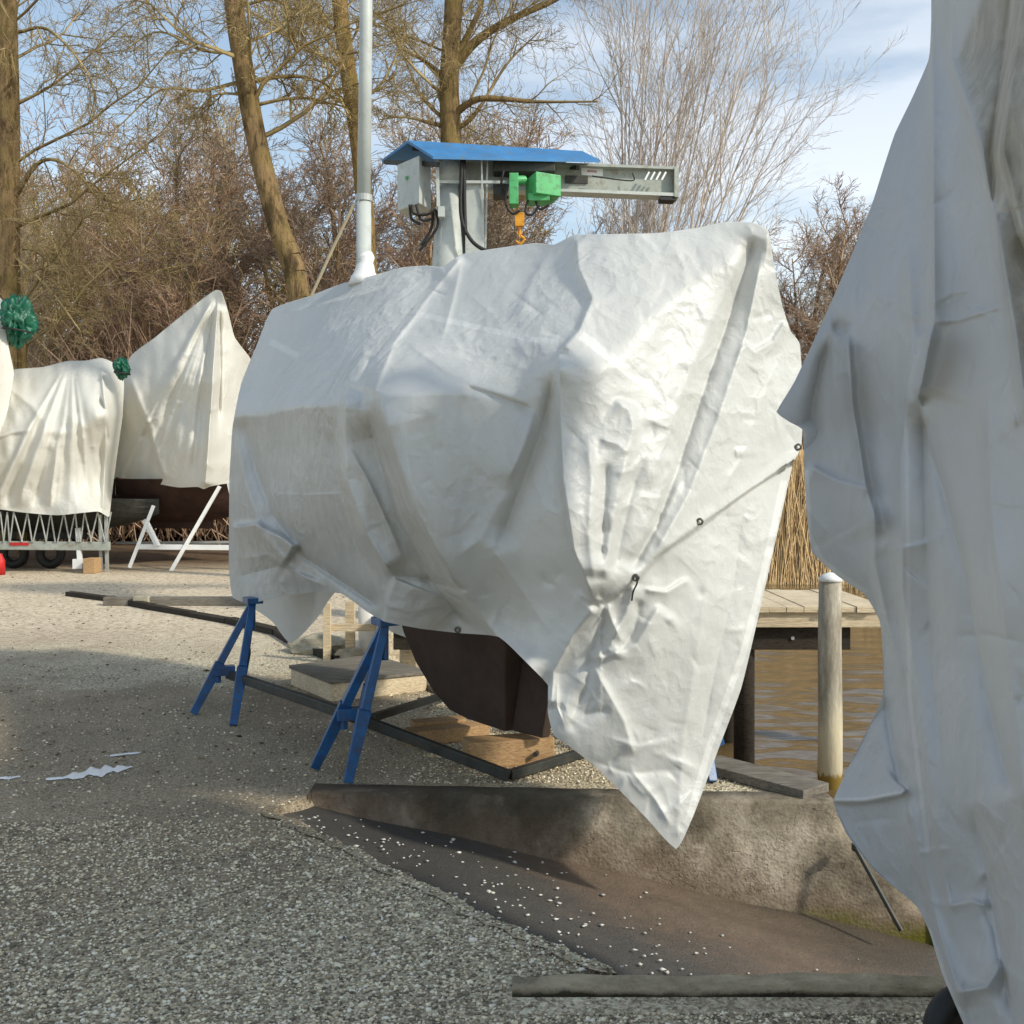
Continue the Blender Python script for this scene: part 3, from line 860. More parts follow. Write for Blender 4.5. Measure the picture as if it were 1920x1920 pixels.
folds = [
    # stern quarter fold sweeping down from the gunwale corner, with the hollow to its left
    ([(712, 738), (735, 830), (780, 960), (850, 1090), (940, 1205), (1030, 1290)], 0.24, 70, 10, 0.10),
    ([(690, 770), (706, 850), (745, 970), (810, 1095), (890, 1190)], -0.17, 14, 36, 0.12),
    ([(648, 730), (646, 800), (650, 900), (685, 1000), (742, 1088)], 0.22, 30, 7, 0.10),
    ([(630, 770), (628, 880), (655, 990), (705, 1090)], -0.09, 10, 46, 0.2),
    ([(650, 830), (690, 900), (735, 1000), (760, 1060)], 0.05, 6, 20, 0.2),
    ([(742, 1083), (727, 1120), (719, 1172)], 0.09, 60, 4, 0.03),
    ([(745, 1078), (800, 1088), (880, 1110)], -0.05, 10, 12, 0.2),
    # left panel: a strap-like fold runs down and round under the bilge
    ([(455, 776), (478, 880), (510, 965), (570, 1045), (640, 1092), (715, 1142)], -0.12, 12, 10, 0.06),
    ([(440, 800), (462, 905), (492, 1000), (552, 1070), (620, 1105)], 0.13, 12, 34, 0.15),
    ([(433, 990), (480, 983), (530, 1008), (562, 1030)], 0.2, 6, 46, 0.1),
    ([(434, 1085), (520, 1062), (610, 1085)], -0.07, 20, 16, 0.2),
    ([(440, 1050), (500, 1040), (560, 1075)], 0.04, 10, 10, 0.3),
    ([(520, 840), (545, 950), (600, 1050)], 0.02, 14, 14, 0.4),
    ([(500, 925), (570, 928), (655, 925)], 0.012, 4, 14, 0.2),
    ([(560, 770), (566, 850), (590, 960)], 0.015, 5, 12, 0.3),
    # roof slope
    ([(697, 745), (740, 640), (800, 560), (868, 478)], 0.085, 60, 12, 0.05),
    ([(652, 750), (685, 690), (755, 600), (828, 503)], -0.06, 22, 22, 0.08),
    ([(520, 592), (600, 572), (700, 547), (790, 500)], 0.07, 6, 34, 0.15),
    ([(540, 668), (620, 622), (700, 592), (780, 520)], 0.05, 8, 30, 0.2),
    ([(645, 745), (655, 700), (690, 650)], 0.06, 6, 14, 0.15),
    ([(676, 770), (680, 710), (700, 665)], -0.06, 8, 10, 0.15),
    ([(500, 620), (485, 700), (460, 775)], 0.05, 9, 20, 0.2),
    ([(868, 478), (850, 560), (825, 650)], 0.03, 8, 25, 0.3),
    ([(1080, 441), (1083, 500), (1110, 560), (1085, 620), (1048, 662)], 0.06, 34, 7, 0.08),
    ([(1040, 458), (1000, 520), (960, 620)], 0.03, 26, 9, 0.3),
    ([(760, 640), (840, 700), (900, 722)], 0.02, 14, 8, 0.3),
    ([(868, 722), (920, 738), (1003, 768)], -0.04, 4, 20, 0.15),
    ([(1003, 768), (985, 830), (945, 920)], 0.07, 12, 30, 0.3),
    ([(745, 760), (770, 900), (830, 1020)], 0.03, 12, 10, 0.3),
    # corner edge and the dark hollow behind it
    ([(1048, 655), (1050, 760), (1056, 900), (1075, 1030), (1115, 1135)], 0.15, 60, 8, 0.08),
    ([(1040, 690), (1018, 800), (975, 920), (930, 1030)], -0.11, 34, 16, 0.15),
    ([(960, 900), (900, 1010), (840, 1060)], 0.02, 20, 16, 0.3),
    ([(900, 1000), (960, 1080), (1040, 1200)], 0.03, 30, 18, 0.2),
    # long crease falling from the peak
    ([(1418, 440), (1380, 560), (1330, 700), (1280, 850), (1230, 990), (1180, 1075)], -0.085, 16, 26, 0.05),
    ([(1405, 450), (1340, 590), (1270, 760), (1215, 930)], 0.045, 14, 60, 0.1),
    ([(1430, 470), (1400, 620), (1345, 790), (1290, 930), (1215, 1060)], 0.045, 40, 14, 0.1),
    ([(1395, 640), (1415, 660), (1450, 640), (1475, 600)], 0.03, 6, 18, 0.1),
    ([(1400, 600), (1440, 590), (1460, 560)], -0.012, 10, 10, 0.2),
    ([(1480, 640), (1440, 720), (1390, 860), (1330, 960)], 0.02, 26, 16, 0.3),
    # gathered cloth in the middle of the stern
    ([(1150, 748), (1182, 768), (1190, 800), (1180, 850), (1160, 930), (1145, 1010), (1135, 1090)], 0.054, 7, 48, 0.06),
    ([(1100, 800), (1110, 900), (1105, 1000), (1115, 1110)], 0.036, 20, 18, 0.2),
    ([(1125, 822), (1160, 832), (1178, 850)], 0.025, 7, 20, 0.15),
    ([(1138, 860), (1132, 960), (1128, 1060)], -0.043, 10, 14, 0.15),
    ([(1250, 838), (1262, 880), (1225, 960), (1180, 1060)], 0.043, 9, 26, 0.12),
    ([(1215, 850), (1190, 900), (1165, 1000), (1150, 1080)], -0.032, 12, 12, 0.15),
    ([(1285, 880), (1240, 980), (1190, 1080)], 0.022, 12, 22, 0.2),
    ([(1150, 890), (1185, 880), (1215, 850)], 0.014, 6, 10, 0.2),
    ([(1160, 960), (1200, 930), (1250, 935)], 0.016, 6, 12, 0.2),
    # knot and the pouch below
    ([(1080, 1110), (1110, 1128), (1130, 1120)], 0.036, 8, 12, 0.2),
    ([(1120, 1135), (1075, 1190), (1038, 1260), (1032, 1330)], 0.058, 16, 40, 0.08),
    ([(1125, 1135), (1120, 1200), (1100, 1290), (1070, 1350)], -0.040, 22, 14, 0.12),
    ([(1135, 1130), (1150, 1170), (1165, 1200), (1150, 1235)], 0.040, 9, 22, 0.1),
    ([(1192, 1090), (1175, 1150), (1140, 1215), (1105, 1240)], 0.043, 12, 12, 0.1),
    ([(1200, 1120), (1190, 1180), (1160, 1225)], -0.032, 12, 14, 0.15),
    ([(1205, 1105), (1250, 1110), (1295, 1082)], 0.025, 5, 14, 0.15),
    ([(1108, 1236), (1150, 1228), (1190, 1210), (1240, 1130)], 0.036, 7, 40, 0.12),
    ([(1108, 1240), (1135, 1290), (1170, 1350), (1190, 1420)], 0.032, 9, 40, 0.1),
    ([(1060, 1370), (1100, 1340), (1150, 1330)], -0.022, 14, 14, 0.2),
    # tail
    ([(1340, 1000), (1310, 1200), (1280, 1400), (1270, 1580)], 0.018, 16, 22, 0.1),
    ([(1395, 930), (1375, 1100), (1340, 1260), (1310, 1420)], -0.018, 16, 18, 0.2),
    ([(1180, 1440), (1230, 1500), (1262, 1555)], 0.02, 10, 16, 0.2),
    ([(1130, 1380), (1200, 1400), (1290, 1380)], 0.012, 6, 16, 0.3),
    ([(1090, 1420), (1180, 1450), (1300, 1440)], -0.012, 12, 8, 0.3),
    ([(1230, 1530), (1270, 1510), (1300, 1480)], 0.012, 5, 10, 0.3),
]
seams = [([(690, 690), (790, 590), (880, 610), (1000, 637), (1046, 640)], 5, 0.55), ([(1090, 628), (1160, 682), (1270, 770)], 9, 0.9), ([(505, 640), (560, 668)], 6, 0.6), ([(1470, 900), (1440, 1040), (1395, 1220), (1330, 1400), (1290, 1540)], 6, 0.8)]
back = [(430, 905, 8.2), (434, 1060, 8.5), (445, 1110, 8.6), (475, 1140, 8.6), (510, 1165, 8.5), (545, 1206, 8.4), (590, 1165, 8.4), (632, 1108, 8.3), (690, 1120, 8.1), (725, 1178, 7.9), (760, 1195, 7.8), (790, 1205, 7.7),
        (840, 1150, 7.6), (900, 1130, 7.5), (960, 1120, 7.3), (1000, 1110, 7.1), (1050, 1100, 7.0), (1100, 1090, 6.9), (1160, 1080, 6.8), (1220, 1070, 6.7), (1270, 1060, 6.55), (1310, 1050, 6.4),
        (1345, 1030, 6.25), (1380, 1000, 6.1), (1410, 960, 5.9), (1440, 920, 5.7), (1470, 880, 5.5), (1498, 848, 5.25)]
tarp_root = root('boat_tarpaulin', (0, 6.5, 0), 'large crumpled white tarpaulin over the yacht, its tail hanging to a point above the ramp', 'tarpaulin', 'white tarpaulins over the laid-up boats')
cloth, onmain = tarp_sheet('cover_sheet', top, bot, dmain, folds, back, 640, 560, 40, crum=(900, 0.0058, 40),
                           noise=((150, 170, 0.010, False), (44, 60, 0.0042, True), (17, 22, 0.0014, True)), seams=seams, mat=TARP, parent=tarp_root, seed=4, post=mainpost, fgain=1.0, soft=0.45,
                           regions=[([(425, 780), (455, 777), (640, 758), (648, 900), (690, 1000), (742, 1090), (720, 1180), (425, 1180)], 0.32), ([(425, 985), (480, 985), (560, 1040), (640, 1100), (640, 1180), (425, 1180)], 0.42),  # left panel: grey dirt, with the side's shade painted in
                                    ([(648, 760), (712, 745), (780, 960), (850, 1090), (740, 1090), (690, 1000)], 0.40),  # hollow beside the stern fold, its shade painted darker
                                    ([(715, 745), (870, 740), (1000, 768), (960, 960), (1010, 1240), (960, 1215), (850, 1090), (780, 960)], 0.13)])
for (x, y) in ((1497, 838), (1312, 978), (1192, 1083), (858, 1181)):
    c = onmain(x, y, 0.012)
    b = B(); b.torus(c, (0.1, 1, 0.1), 0.0125, 0.0055, 18, 8)
    g = b.build('grommet', BRASS, tarp_root, smooth=True)
b = B(); k = onmain(1192, 1083, 0.02)
b.tube(pathpts([k + Vector((0, 0, 0.01)), k + Vector((0.005, -0.012, -0.02)), k + Vector((-0.012, -0.01, -0.06)), k + Vector((-0.018, -0.006, -0.1))], 6), 0.004, 6)
b.build('tie_cord', BLACKRUB, tarp_root)

# ---- the yacht itself: brown bottom, keel, rudder, mast
AX = Vector((-0.6, 0.8, 0)); NX = Vector((-0.8, -0.6, 0))
def bp(a, n, z): return AX * a + NX * n + Vector((0, 0, z))       # a: along the keel, n: towards the camera's left
yacht = root('sailing_yacht', bp(5.5, -3.70, 0), 'brown-bottomed sailing yacht hidden under the big white tarpaulin, pale mast standing out of it', 'yacht')
b = B()
rows = []
for i in range(15):
    t = i / 14
    a = 4.35 + 3.75 * t
    hb = 0.86 * (1 - t ** 2.6) * (0.72 + 0.28 * min(1, t * 4)) + 0.02
    ring = []
    for k in range(-6, 7):
        q = k / 6
        z = 0.74 + 0.52 * abs(q) ** 2.2 + 0.75 * max(0, t - 0.3) ** 1.2 + 0.15 * max(0, 0.25 - t)
        z = z + (0.28 if abs(q) == 1 else 0)
        ring.append(b.bm.verts.new(bp(a, -3.70 + hb * q * (0.96 if abs(q) == 1 else 1), z)))
    rows.append(ring)
for i in range(14):
    for k in range(12):
        b.bm.faces.new((rows[i][k], rows[i + 1][k], rows[i + 1][k + 1], rows[i][k + 1]))
    b.bm.faces.new((rows[i][0], rows[i + 1][0], rows[i + 1][12], rows[i][12]))
b.bm.faces.new(rows[0]); b.bm.faces.new(rows[-1][::-1])
hull = b.build('hull', HULLBROWN, yacht, smooth=False)
# keel fin: outline in (a, z)
def slab(outline, th, name, mat, parent):
    b = B()
    A = [bp(a, -3.70 + th(a, z) / 2, z) for a, z in outline]
    C = [bp(a, -3.70 - th(a, z) / 2, z) for a, z in outline]
    b.hull(A, C)
    return b.build(name, mat, parent, bevel=0.012)
slab([(4.92, 0.155), (5.30, 0.158), (5.50, 0.18), (5.68, 0.27), (5.83, 0.43), (5.92, 0.62), (5.98, 0.95), (4.74, 0.9)], lambda a, z: 0.12 + 0.42 * max(0, z - 0.25), 'keel', HULLBROWN, yacht)
slab([(4.62, 0.17), (4.90, 0.16), (4.725, 0.9), (4.42, 0.95)], lambda a, z: 0.06, 'rudder', HULLBROWN, yacht)
mx_ = P(684, 520, 7.0)
b = B(); b.tube([Vector((mx_.x, 7.0, 0.9)), P(682, 372, 7.0)], 0.049, 18)
b.tube([P(682, 371, 7.0), P(686, 60, 7.02), P(690, -700, 7.05)], 0.045, 18, 0.040)
mast = b.build('mast', PALEGREY, yacht, smooth=True)
b = B(); b.tube([P(682, 378, 7.0), P(682, 366, 7.0)], 0.057, 18)
b.build('mast_collar', GALV, yacht)
b = B(); b.tube([P(684, 535, 7.0), P(684, 520, 7.0), P(684, 510, 7.0), P(685, 498, 7.0), P(685, 492, 7.0), P(686, 484, 7.0), P(684, 476, 7.0)], [0.11, 0.09, 0.068, 0.058, 0.051, 0.058, 0.050], 20)
b.build('mast_boot', WHITEPAINT, yacht, smooth=True)
b = B(); b.tube([P(663, 384, 6.98), P(622, 470, 7.05), P(583, 556, 7.1)], 0.011, 8)
b.build('stay_rope', ROPE, yacht)

# ---- blue props holding the yacht
def boat_stand(topp, feet, label, ks=(0.36,)):
    r = root('boat_stand', (topp.x, topp.y, 0), label, 'boat stand', 'blue tripod boat stands under the yacht')
    for i, f in enumerate(feet):
        tp = topp + (f - topp) * 0.02
        b = B(); s = (f - topp).normalized()
        mid = topp + (f - topp) * 0.55
        b.bar(tp, mid, 0.045, 0.05, 0.05, 0.07, up=(0.3, -1, 0)); b.bar(mid, f, 0.07, 0.05, 0.05, 0.03, up=(0.3, -1, 0))
        leg = b.build('leg', BLUE, r, bevel=0.004)
    b = B(); b.box(topp.x - 0.055, topp.x + 0.055, topp.y - 0.07, topp.y + 0.07, topp.z - 0.01, topp.z + 0.03, 0.5); b.tube([topp - Vector((0, 0, 0.2)), topp], 0.02, 10)
    b.build('head_plate', BLUE, r, bevel=0.004)
    c = topp + (feet[0] - topp) * 0.62
    b = B(); b.box(c.x - 0.02, c.x + 0.13, c.y - 0.05, c.y + 0.03, c.z - 0.03, c.z + 0.035, 0.3)
    b.tube([c + Vector((0.02, -0.02, -0.08)), c + Vector((0.02, -0.02, 0.0))], 0.02, 8)
    b.build('clamp', BLUE, r, bevel=0.004)
    return r
near_top = P(722, 1168, 5.75); far_top = P(474, 1128, 7.42)
boat_stand(near_top, [G(590, 1440, 0.01), G(652, 1467, 0.01), G(672, 1368, 0.01)], 'blue tripod boat stand nearest the camera, in the middle of the yacht')
boat_stand(far_top, [G(362, 1338, 0.01), G(437, 1360, 0.01), G(452, 1290, 0.01)], 'blue tripod boat stand at the far left end of the yacht')
boat_stand(Vector((0.98, 6.2, 0.85)), [G(1336, 1466, 0.01), Vector((0.75, 6.35, 0.01)), Vector((1.25, 6.4, 0.01))], 'blue tripod boat stand behind the hanging tail, only one foot showing')

cr_ = root('cradle_frame', (-0.8, 6.5, 0), 'dark steel cradle frame under the yacht, running from stand to stand', 'cradle')
c1_ = P(428, 1264, 7.35); c2_ = P(648, 1338, 5.85); c3_ = G(955, 1455, 0.035)
b = B(); b.bar(c1_, c2_, 0.045, 0.055); b.bar(c2_, c3_, 0.045, 0.055)
b.build('side_rail', DARKSTEEL, cr_, bevel=0.004)
b = B(); b.bar(c3_ + Vector((0.0, 0.02, 0)), G(1130, 1400, 0.035), 0.045, 0.05)
b.build('cross_rail', DARKSTEEL, cr_, bevel=0.004)
b = B(); b.bar(P(700, 1345, 6.2), G(850, 1298, 0.04), 0.04, 0.045)
b.build('cross_rail', DARKSTEEL, cr_, bevel=0.004)

# keel blocks
def timber(name, c, ang, L, W, H, mat, label, cat='timber block', group=None, z0=0.0, bev=0.012):
    b = B(); b.box(c[0] - L / 2, c[0] + L / 2, c[1] - W / 2, c[1] + W / 2, z0, z0 + H, ang)
    o = b.build(name, mat, None, bevel=bev)
    return prop(o, label, cat, group)
g1 = G(965, 1448); g2 = G(830, 1402)
timber('keel_block', (-0.02, 6.02), math.radians(14), 0.50, 0.17, 0.15, W_ORANGE, 'orange timber block with a bolt hole under the rear end of the keel', group='timber blocks under the keel')
b = B(); b.tube([Vector((0.13, 5.925, 0.075)), Vector((0.14, 5.96, 0.075))], 0.014, 10); prop(b.build('bolt_head', DARKSTEEL), 'dark bolt head in the end of the orange keel block', 'bolt')
timber('keel_block', (-0.40, 6.55), math.radians(24), 0.52, 0.15, 0.09, W_ORANGE, 'orange timber lying flat under the middle of the keel', group='timber blocks under the keel')
timber('keel_block', (-0.46, 6.66), math.radians(20), 0.34, 0.12, 0.11, W_ORANGE, 'short orange timber standing just beyond the flat one under the keel', group='timber blocks under the keel', z0=0.0)
# wooden hatch box behind the stand
hb = root('hatch_box', (-0.9, 7.95, 0), 'low pale timber box with a grey lid on the gravel beyond the near stand', 'box')
p = [G(545, 1284), G(622, 1316), G(800, 1296), G(700, 1262)]
h = Vector((0, 0, 0.125))
b = B(); b.hull(p, [q + h for q in p]); b.build('box_side', W_PALE, hb, bevel=0.006)
ctr = sum(p, Vector()) / 4
b = B(); b.hull([ctr + (q - ctr) * 1.03 + h + Vector((0, 0, .003)) for q in p], [ctr + (q - ctr) * 1.03 + h + Vector((0, 0, 0.028)) for q in p]); b.build('lid', W_GREY, hb, bevel=0.004)

# ---- quay edging
b = B()
def edging(pts, w, h, z0=0.0):
    out = []
    for i in range(len(pts) - 1):
        p, q = Vector((*pts[i], 0)), Vector((*pts[i + 1], 0))
        t = (q - p).normalized(); s = Vector((-t.y, t.x, 0))
        zz = Vector((0, 0, z0))
        out.append(([p - s * w + zz, p + zz, p + zz + Vector((0, 0, h)), p - s * w + zz + Vector((0, 0, h))], [q - s * w + zz, q + zz, q + zz + Vector((0, 0, h)), q - s * w + zz + Vector((0, 0, h))]))
    return out
for a_, c_ in edging([(1.62, 5.45), (1.17, 6.0)], -0.22, 0.05, 0.004): b.hull(a_, c_)
prop(b.build('quay_board', W_GREY, bevel=0.006), 'wide grey board along the water edge right of the hanging tarpaulin tail', 'board')
b = B()
rq = random.Random(9)
p0, p1 = Vector((1.05, 6.02, 0)), Vector((-1.5, 9.41, 0))
for a_, c_ in edging([(1.1, 6.05), (-1.42, 9.38)], -0.16, 0.045, 0.004): b.hull(a_, c_)
prop(b.build('quay_board', W_GREY, bevel=0.006), 'grey board along the water edge behind the yacht', 'board')
b = B()
pt = [G(130, 1117), G(205, 1127), G(285, 1143), G(362, 1156), G(430, 1168), G(520, 1190), G(560, 1214), G(640, 1242)]
for i in range(len(pt) - 1):
    b.bar(pt[i] + Vector((0, 0, .02)), pt[i + 1] + Vector((0, 0, .02)), 0.10 + 0.04 * rq.random(), 0.06 + 0.05 * rq.random())
prop(b.build('timber_edging', W_DARK), 'dark broken timber edging crossing the gravel at the left', 'edging')
timber('long_beam', (G(365, 1135).x, G(365, 1135).y), 0, 2.3, 0.12, 0.11, W_GREY, 'long grey beam lying on the far gravel left of the yacht', 'beam')
timber('concrete_block', (G(272, 1134).x, G(272, 1134).y - 0.12), 0, 0.2, 0.1, 0.13, STONE, 'small pale block in front of the long grey beam', 'block')

# ---- jetty
jt = root('jetty', (0.8, 9.6, 0), 'pale timber jetty standing in the water behind the yacht', 'jetty')
b = B()
xx = -1.05
while xx < 3.1:
    w = 0.145
    b.box(xx, xx + w - 0.006, 8.86 + rq.uniform(-.02, .02), 10.25, 0.50, 0.545 + rq.uniform(-.004, .004)); xx += w
b.build('deck', W_PALE, jt)
b = B(); b.box(-1.0, 3.08, 8.9, 8.96, 0.37, 0.497); b.build('edge_beam', W_PALE, jt, bevel=0.005)
b = B(); b.box(-1.0, 2.85, 8.98, 9.12, 0.17, 0.36); b.build('under_beam', W_DARK, jt, bevel=0.005)
for (x, y, r_, mt) in ((1.98, 9.1, 0.09, W_DARK), (0.4, 9.1, 0.09, W_DARK), (2.95, 9.95, 0.08, W_PALE), (2.0, 9.95, 0.08, W_DARK), (-0.9, 9.2, 0.07, W_PALE)):
    b = B(); b.tube([(x, y, -1.5), (x, y, 0.3), (x, y, 0.36)], r_, 14); b.build('piling', mt, jt, smooth=True)
b = B(); b.tube([(2.36, 8.98, 0.27), (2.36, 8.965, 0.27)], 0.016, 8); b.build('bolt', GALV, jt)
m = M('painted_piling', 0.8, 0.25)
X, Y, Z = m.xyz()
n_ = m.noise(7, 8, 0.7, m.co((2, 2, 0.5)))
base = m.ramp(n_, [(0.3, (0.17, 0.14, 0.10)), (0.6, (0.42, 0.38, 0.3)), (0.75, (0.6, 0.56, 0.46))])
low = m.math('ADD', m.math('MULTIPLY', Z, -1.0), m.math('MULTIPLY', n_, 0.3))
base = m.mix(m.ramp(low, [(0.25, 0.0), (0.55, 0.8)]), base, (0.66, 0.58, 0.4))
base = m.mix(m.ramp(low, [(0.86, 0.0), (0.9, 0.95)]), base, (0.25, 0.16, 0.02))
m.color(base); m.bump(n_, 0.01)
PILE = m.m
mp_ = root('mooring_post', (P(1556, 1475, 8.5).x, 8.5, WZ), 'weathered round mooring post with a white cap standing in the water before the jetty', 'post')
x_ = mp_.location.x
b = B(); b.tube([(x_, 8.5, -1.4), (x_ + .003, 8.5, -0.3), (x_ - .002, 8.5, 0.3), (x_ + .004, 8.5, P(0, 1090, 8.5).z)], 0.098, 20, 0.088); b.build('post_shaft', PILE, mp_, smooth=True)
zt = P(0, 1090, 8.5).z
b = B(); b.tube([(x_ + .004, 8.5, zt), (x_ + .004, 8.5, zt + 0.03), (x_ + .004, 8.5, zt + 0.055), (x_ + .004, 8.5, zt + 0.072)], [0.094, 0.09, 0.06, 0.012], 20); b.build('post_cap', WHITEPAINT, mp_, smooth=True)
b = B(); b.tube([(-1.29, 9.62, -0.1), (-1.29, 9.62, 0.50)], 0.095, 20)
prop(b.build('white_post', WHITEPAINT, smooth=True), 'short thick white post at the landward end of the jetty, seen below the tarpaulin', 'post')
b = B(); b.bar((-1.62, 9.35, 0), (-1.62, 9.35, 0.52), 0.06, 0.06); b.bar((-1.44, 9.5, 0), (-1.44, 9.5, 0.52), 0.08, 0.06); b.bar((-1.62, 9.4, 0.3), (-1.2, 9.4, 0.3), 0.03, 0.06)
prop(b.build('wooden_rack', W_PALE), 'small pale timber trestle beside the white post', 'trestle')
def rock(name, c, s, mat, label, cat, seed=1, sub=3, group=None, amp=0.35):
    bm = bmesh.new(); bmesh.ops.create_icosphere(bm, subdivisions=sub, radius=1)
    from mathutils import noise as nn
    for v in bm.verts:
        q = nn.noise(v.co * 1.3 + Vector((seed * 7.1, 0, 0))) + 0.5 * nn.noise(v.co * 3.1 + Vector((0, seed * 3.3, 0))) + 0.35 * abs(nn.noise(v.co * 5.3 + Vector((0, 0, seed * 1.7))))
        v.co = v.co * (1 + amp * q)
        v.co = Vector((v.co.x * s[0], v.co.y * s[1], v.co.z * s[2])) + Vector(c)
    me = bpy.data.meshes.new(name); bm.to_mesh(me); bm.free()
    return prop(link_mesh(name, me, mat, smooth=(sub > 3)), label, cat, group)
rock('rock', (G(598, 1222).x, G(598, 1222).y, 0.05), (0.28, 0.2, 0.12), STONE, 'pale flat rock on the gravel below the tarpaulin, left of the trestle', 'rock', 2)
rock('rock', (G(655, 1240).x, G(655, 1240).y, 0.03), (0.13, 0.12, 0.09), STONE, 'small yellowish rock between the trestle and the flat rock', 'rock', 5)

# ------------------------------------------------------------------ the tarpaulin-covered boat at the right edge
rt_root = root('boat_tarpaulin', (1.9, 3.3, 0), 'shaded grey-white tarpaulin over the boat at the right edge, nearest the camera', 'tarpaulin', 'white tarpaulins over the laid-up boats')
L = [(1746, -320), (1746, -200), (1746, -60), (1746, 40), (1742, 110), (1712, 180), (1678, 250), (1658, 310), (1636, 380), (1604, 460), (1570, 540), (1530, 630), (1490, 715), (1456, 772), (1478, 790), (1505, 806),
     (1508, 880), (1512, 960), (1522, 1035), (1570, 1080), (1622, 1115), (1650, 1165), (1656, 1240), (1655, 1305), (1628, 1365), (1590, 1440), (1562, 1503), (1588, 1565), (1640, 1632), (1718, 1698), (1742, 1745),
     (1768, 1830), (1796, 1895), (1830, 1975), (1850, 2040)]
n_ = len(L)
R_ = [(2150 + 60 * math.sin(i * 0.3), -320 + (2040 + 320) * i / (n_ - 1)) for i in range(n_)]
drt0 = rbf([(1746, -300, 4.1), (1746, 0, 4.05), (1742, 110, 4.05), (1658, 310, 4.0), (1570, 540, 3.95), (1456, 772, 3.95), (1505, 806, 3.92), (1512, 960, 3.95), (1570, 1080, 3.95), (1650, 1165, 3.85), (1655, 1305, 3.82),
           (1562, 1503, 3.95), (1640, 1632, 3.7), (1718, 1698, 3.5), (1768, 1830, 3.2), (1796, 1895, 3.05), (1850, 2040, 2.9),
           (1870, -300, 2.95), (1870, 200, 2.95), (1850, 700, 2.9), (1850, 1100, 2.85), (1870, 1500, 2.8), (1900, 1850, 2.72), (2150, -300, 2.35), (2150, 400, 2.3), (2150, 1000, 2.25), (2150, 1500, 2.25), (2150, 2040, 2.3),
           (1740, 400, 3.5), (1700, 800, 3.5), (1740, 1000, 3.3), (1760, 1300, 3.3), (1640, 800, 3.75)])
drt = lambda px, py: 0.93 * drt0(px, py)
rfolds = [
    ([(1748, -300), (1747, 0), (1748, 300), (1750, 600), (1722, 745)], 0.11, 40, 7, 0.02),          # vertical fold edge
    ([(1785, -300), (1790, 0), (1782, 110), (1840, 280), (1868, 420), (1905, 640), (1925, 800)], 0.09, 42, 9, 0.03),
    ([(1800, -40), (1850, -100), (1880, -200)], 0.06, 30, 30, 0.2),
    ([(1905, -100), (1880, 120), (1858, 290), (1866, 420)], -0.07, 18, 18, 0.1),
    ([(1930, -60), (1905, 100), (1880, 280), (1925, 480)], 0.06, 20, 20, 0.1),
    ([(1872, 300), (1900, 400), (1945, 560)], -0.05, 10, 14, 0.15),
    ([(1720, 740), (1740, 830), (1770, 920), (1810, 1080), (1850, 1300), (1900, 1500)], -0.07, 12, 40, 0.06),
    ([(1748, 610), (1732, 700), (1722, 745), (1745, 800)], 0.05, 10, 26, 0.15),
    ([(1560, 620), (1540, 680), (1522, 760), (1512, 850)], -0.05, 30, 12, 0.2),
    ([(1590, 620), (1600, 760), (1622, 900), (1650, 1010)], 0.05, 7, 40, 0.1),
    ([(1560, 615), (1575, 610), (1592, 622)], -0.03, 14, 14, 0.2),
    ([(1700, 250), (1690, 420), (1640, 560), (1600, 640)], 0.02, 26, 20, 0.25),
    ([(1700, 420), (1712, 640), (1690, 860), (1692, 1100), (1735, 1400), (1770, 1650), (1800, 1800)], 0.05, 46, 16, 0.1),
    ([(1725, 500), (1735, 900), (1745, 1250), (1775, 1500)], -0.03, 16, 22, 0.2),
    ([(1512, 870), (1570, 900), (1640, 920)], 0.025, 8, 40, 0.15),
    ([(1640, 905), (1640, 1050), (1665, 1170), (1700, 1300)], 0.035, 20, 12, 0.15),
    ([(1562, 1503), (1620, 1503), (1690, 1490), (1700, 1480)], 0.045, 40, 4, 0.02),
    ([(1690, 1490), (1672, 1400), (1656, 1300)], -0.03, 10, 24, 0.2),
    ([(1750, 605), (1800, 600), (1880, 575)], 0.012, 14, 4, 0.1),
    ([(1700, 1490), (1730, 1620), (1765, 1760), (1810, 1900)], 0.05, 24, 24, 0.1),
    ([(1770, 1700), (1820, 1690), (1860, 1700)], 0.02, 8, 16, 0.2),
    ([(1790, 1860), (1850, 1850), (1880, 1800)], 0.05, 8, 24, 0.15),
    ([(1850, 700), (1862, 1000), (1900, 1300), (1925, 1600)], 0.04, 40, 18, 0.15),
    ([(1820, 1500), (1850, 1640), (1880, 1800), (1900, 1930)], -0.05, 14, 26, 0.15),
]
rback = [(a[0] + 60 + 10 * math.sin(i * .9), a[1], 4.35 + 0.05 * math.sin(i * .5)) for i, a in enumerate(L)]
# rows run from the left silhouette to beyond the right of the frame
def rpost(px, py):
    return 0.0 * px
o, onright = tarp_sheet('cover_sheet', L, R_, drt, rfolds, None, 900, 320, 30, crum=(460, 0.0085, 75), noise=((160, 260, 0.014, False), (60, 110, 0.003, True)), mat=TARP_GREY, parent=rt_root, seed=9, fgain=1.5, soft=0.3, seams=[([(1512, 880), (1516, 1000), (1540, 1050), (1575, 1078), (1625, 1112)], 5, 0.5), ([(1565, 1500), (1620, 1500), (1695, 1486)], 5, 0.5), ([(1700, 1700), (1742, 1750), (1770, 1835), (1800, 1900)], 6, 0.5), ([(1700, 800), (1705, 1300), (1740, 1600)], 4, 0.35)], regions=[([(1795, 110), (1845, 270), (1872, 420), (1908, 640), (1960, 900), (2300, 900), (2300, -400), (1880, -400), (1840, 0)], 0.85), ([(1514, 870), (1530, 700), (1556, 618), (1592, 622), (1612, 800), (1640, 930), (1590, 905)], 0.25)])
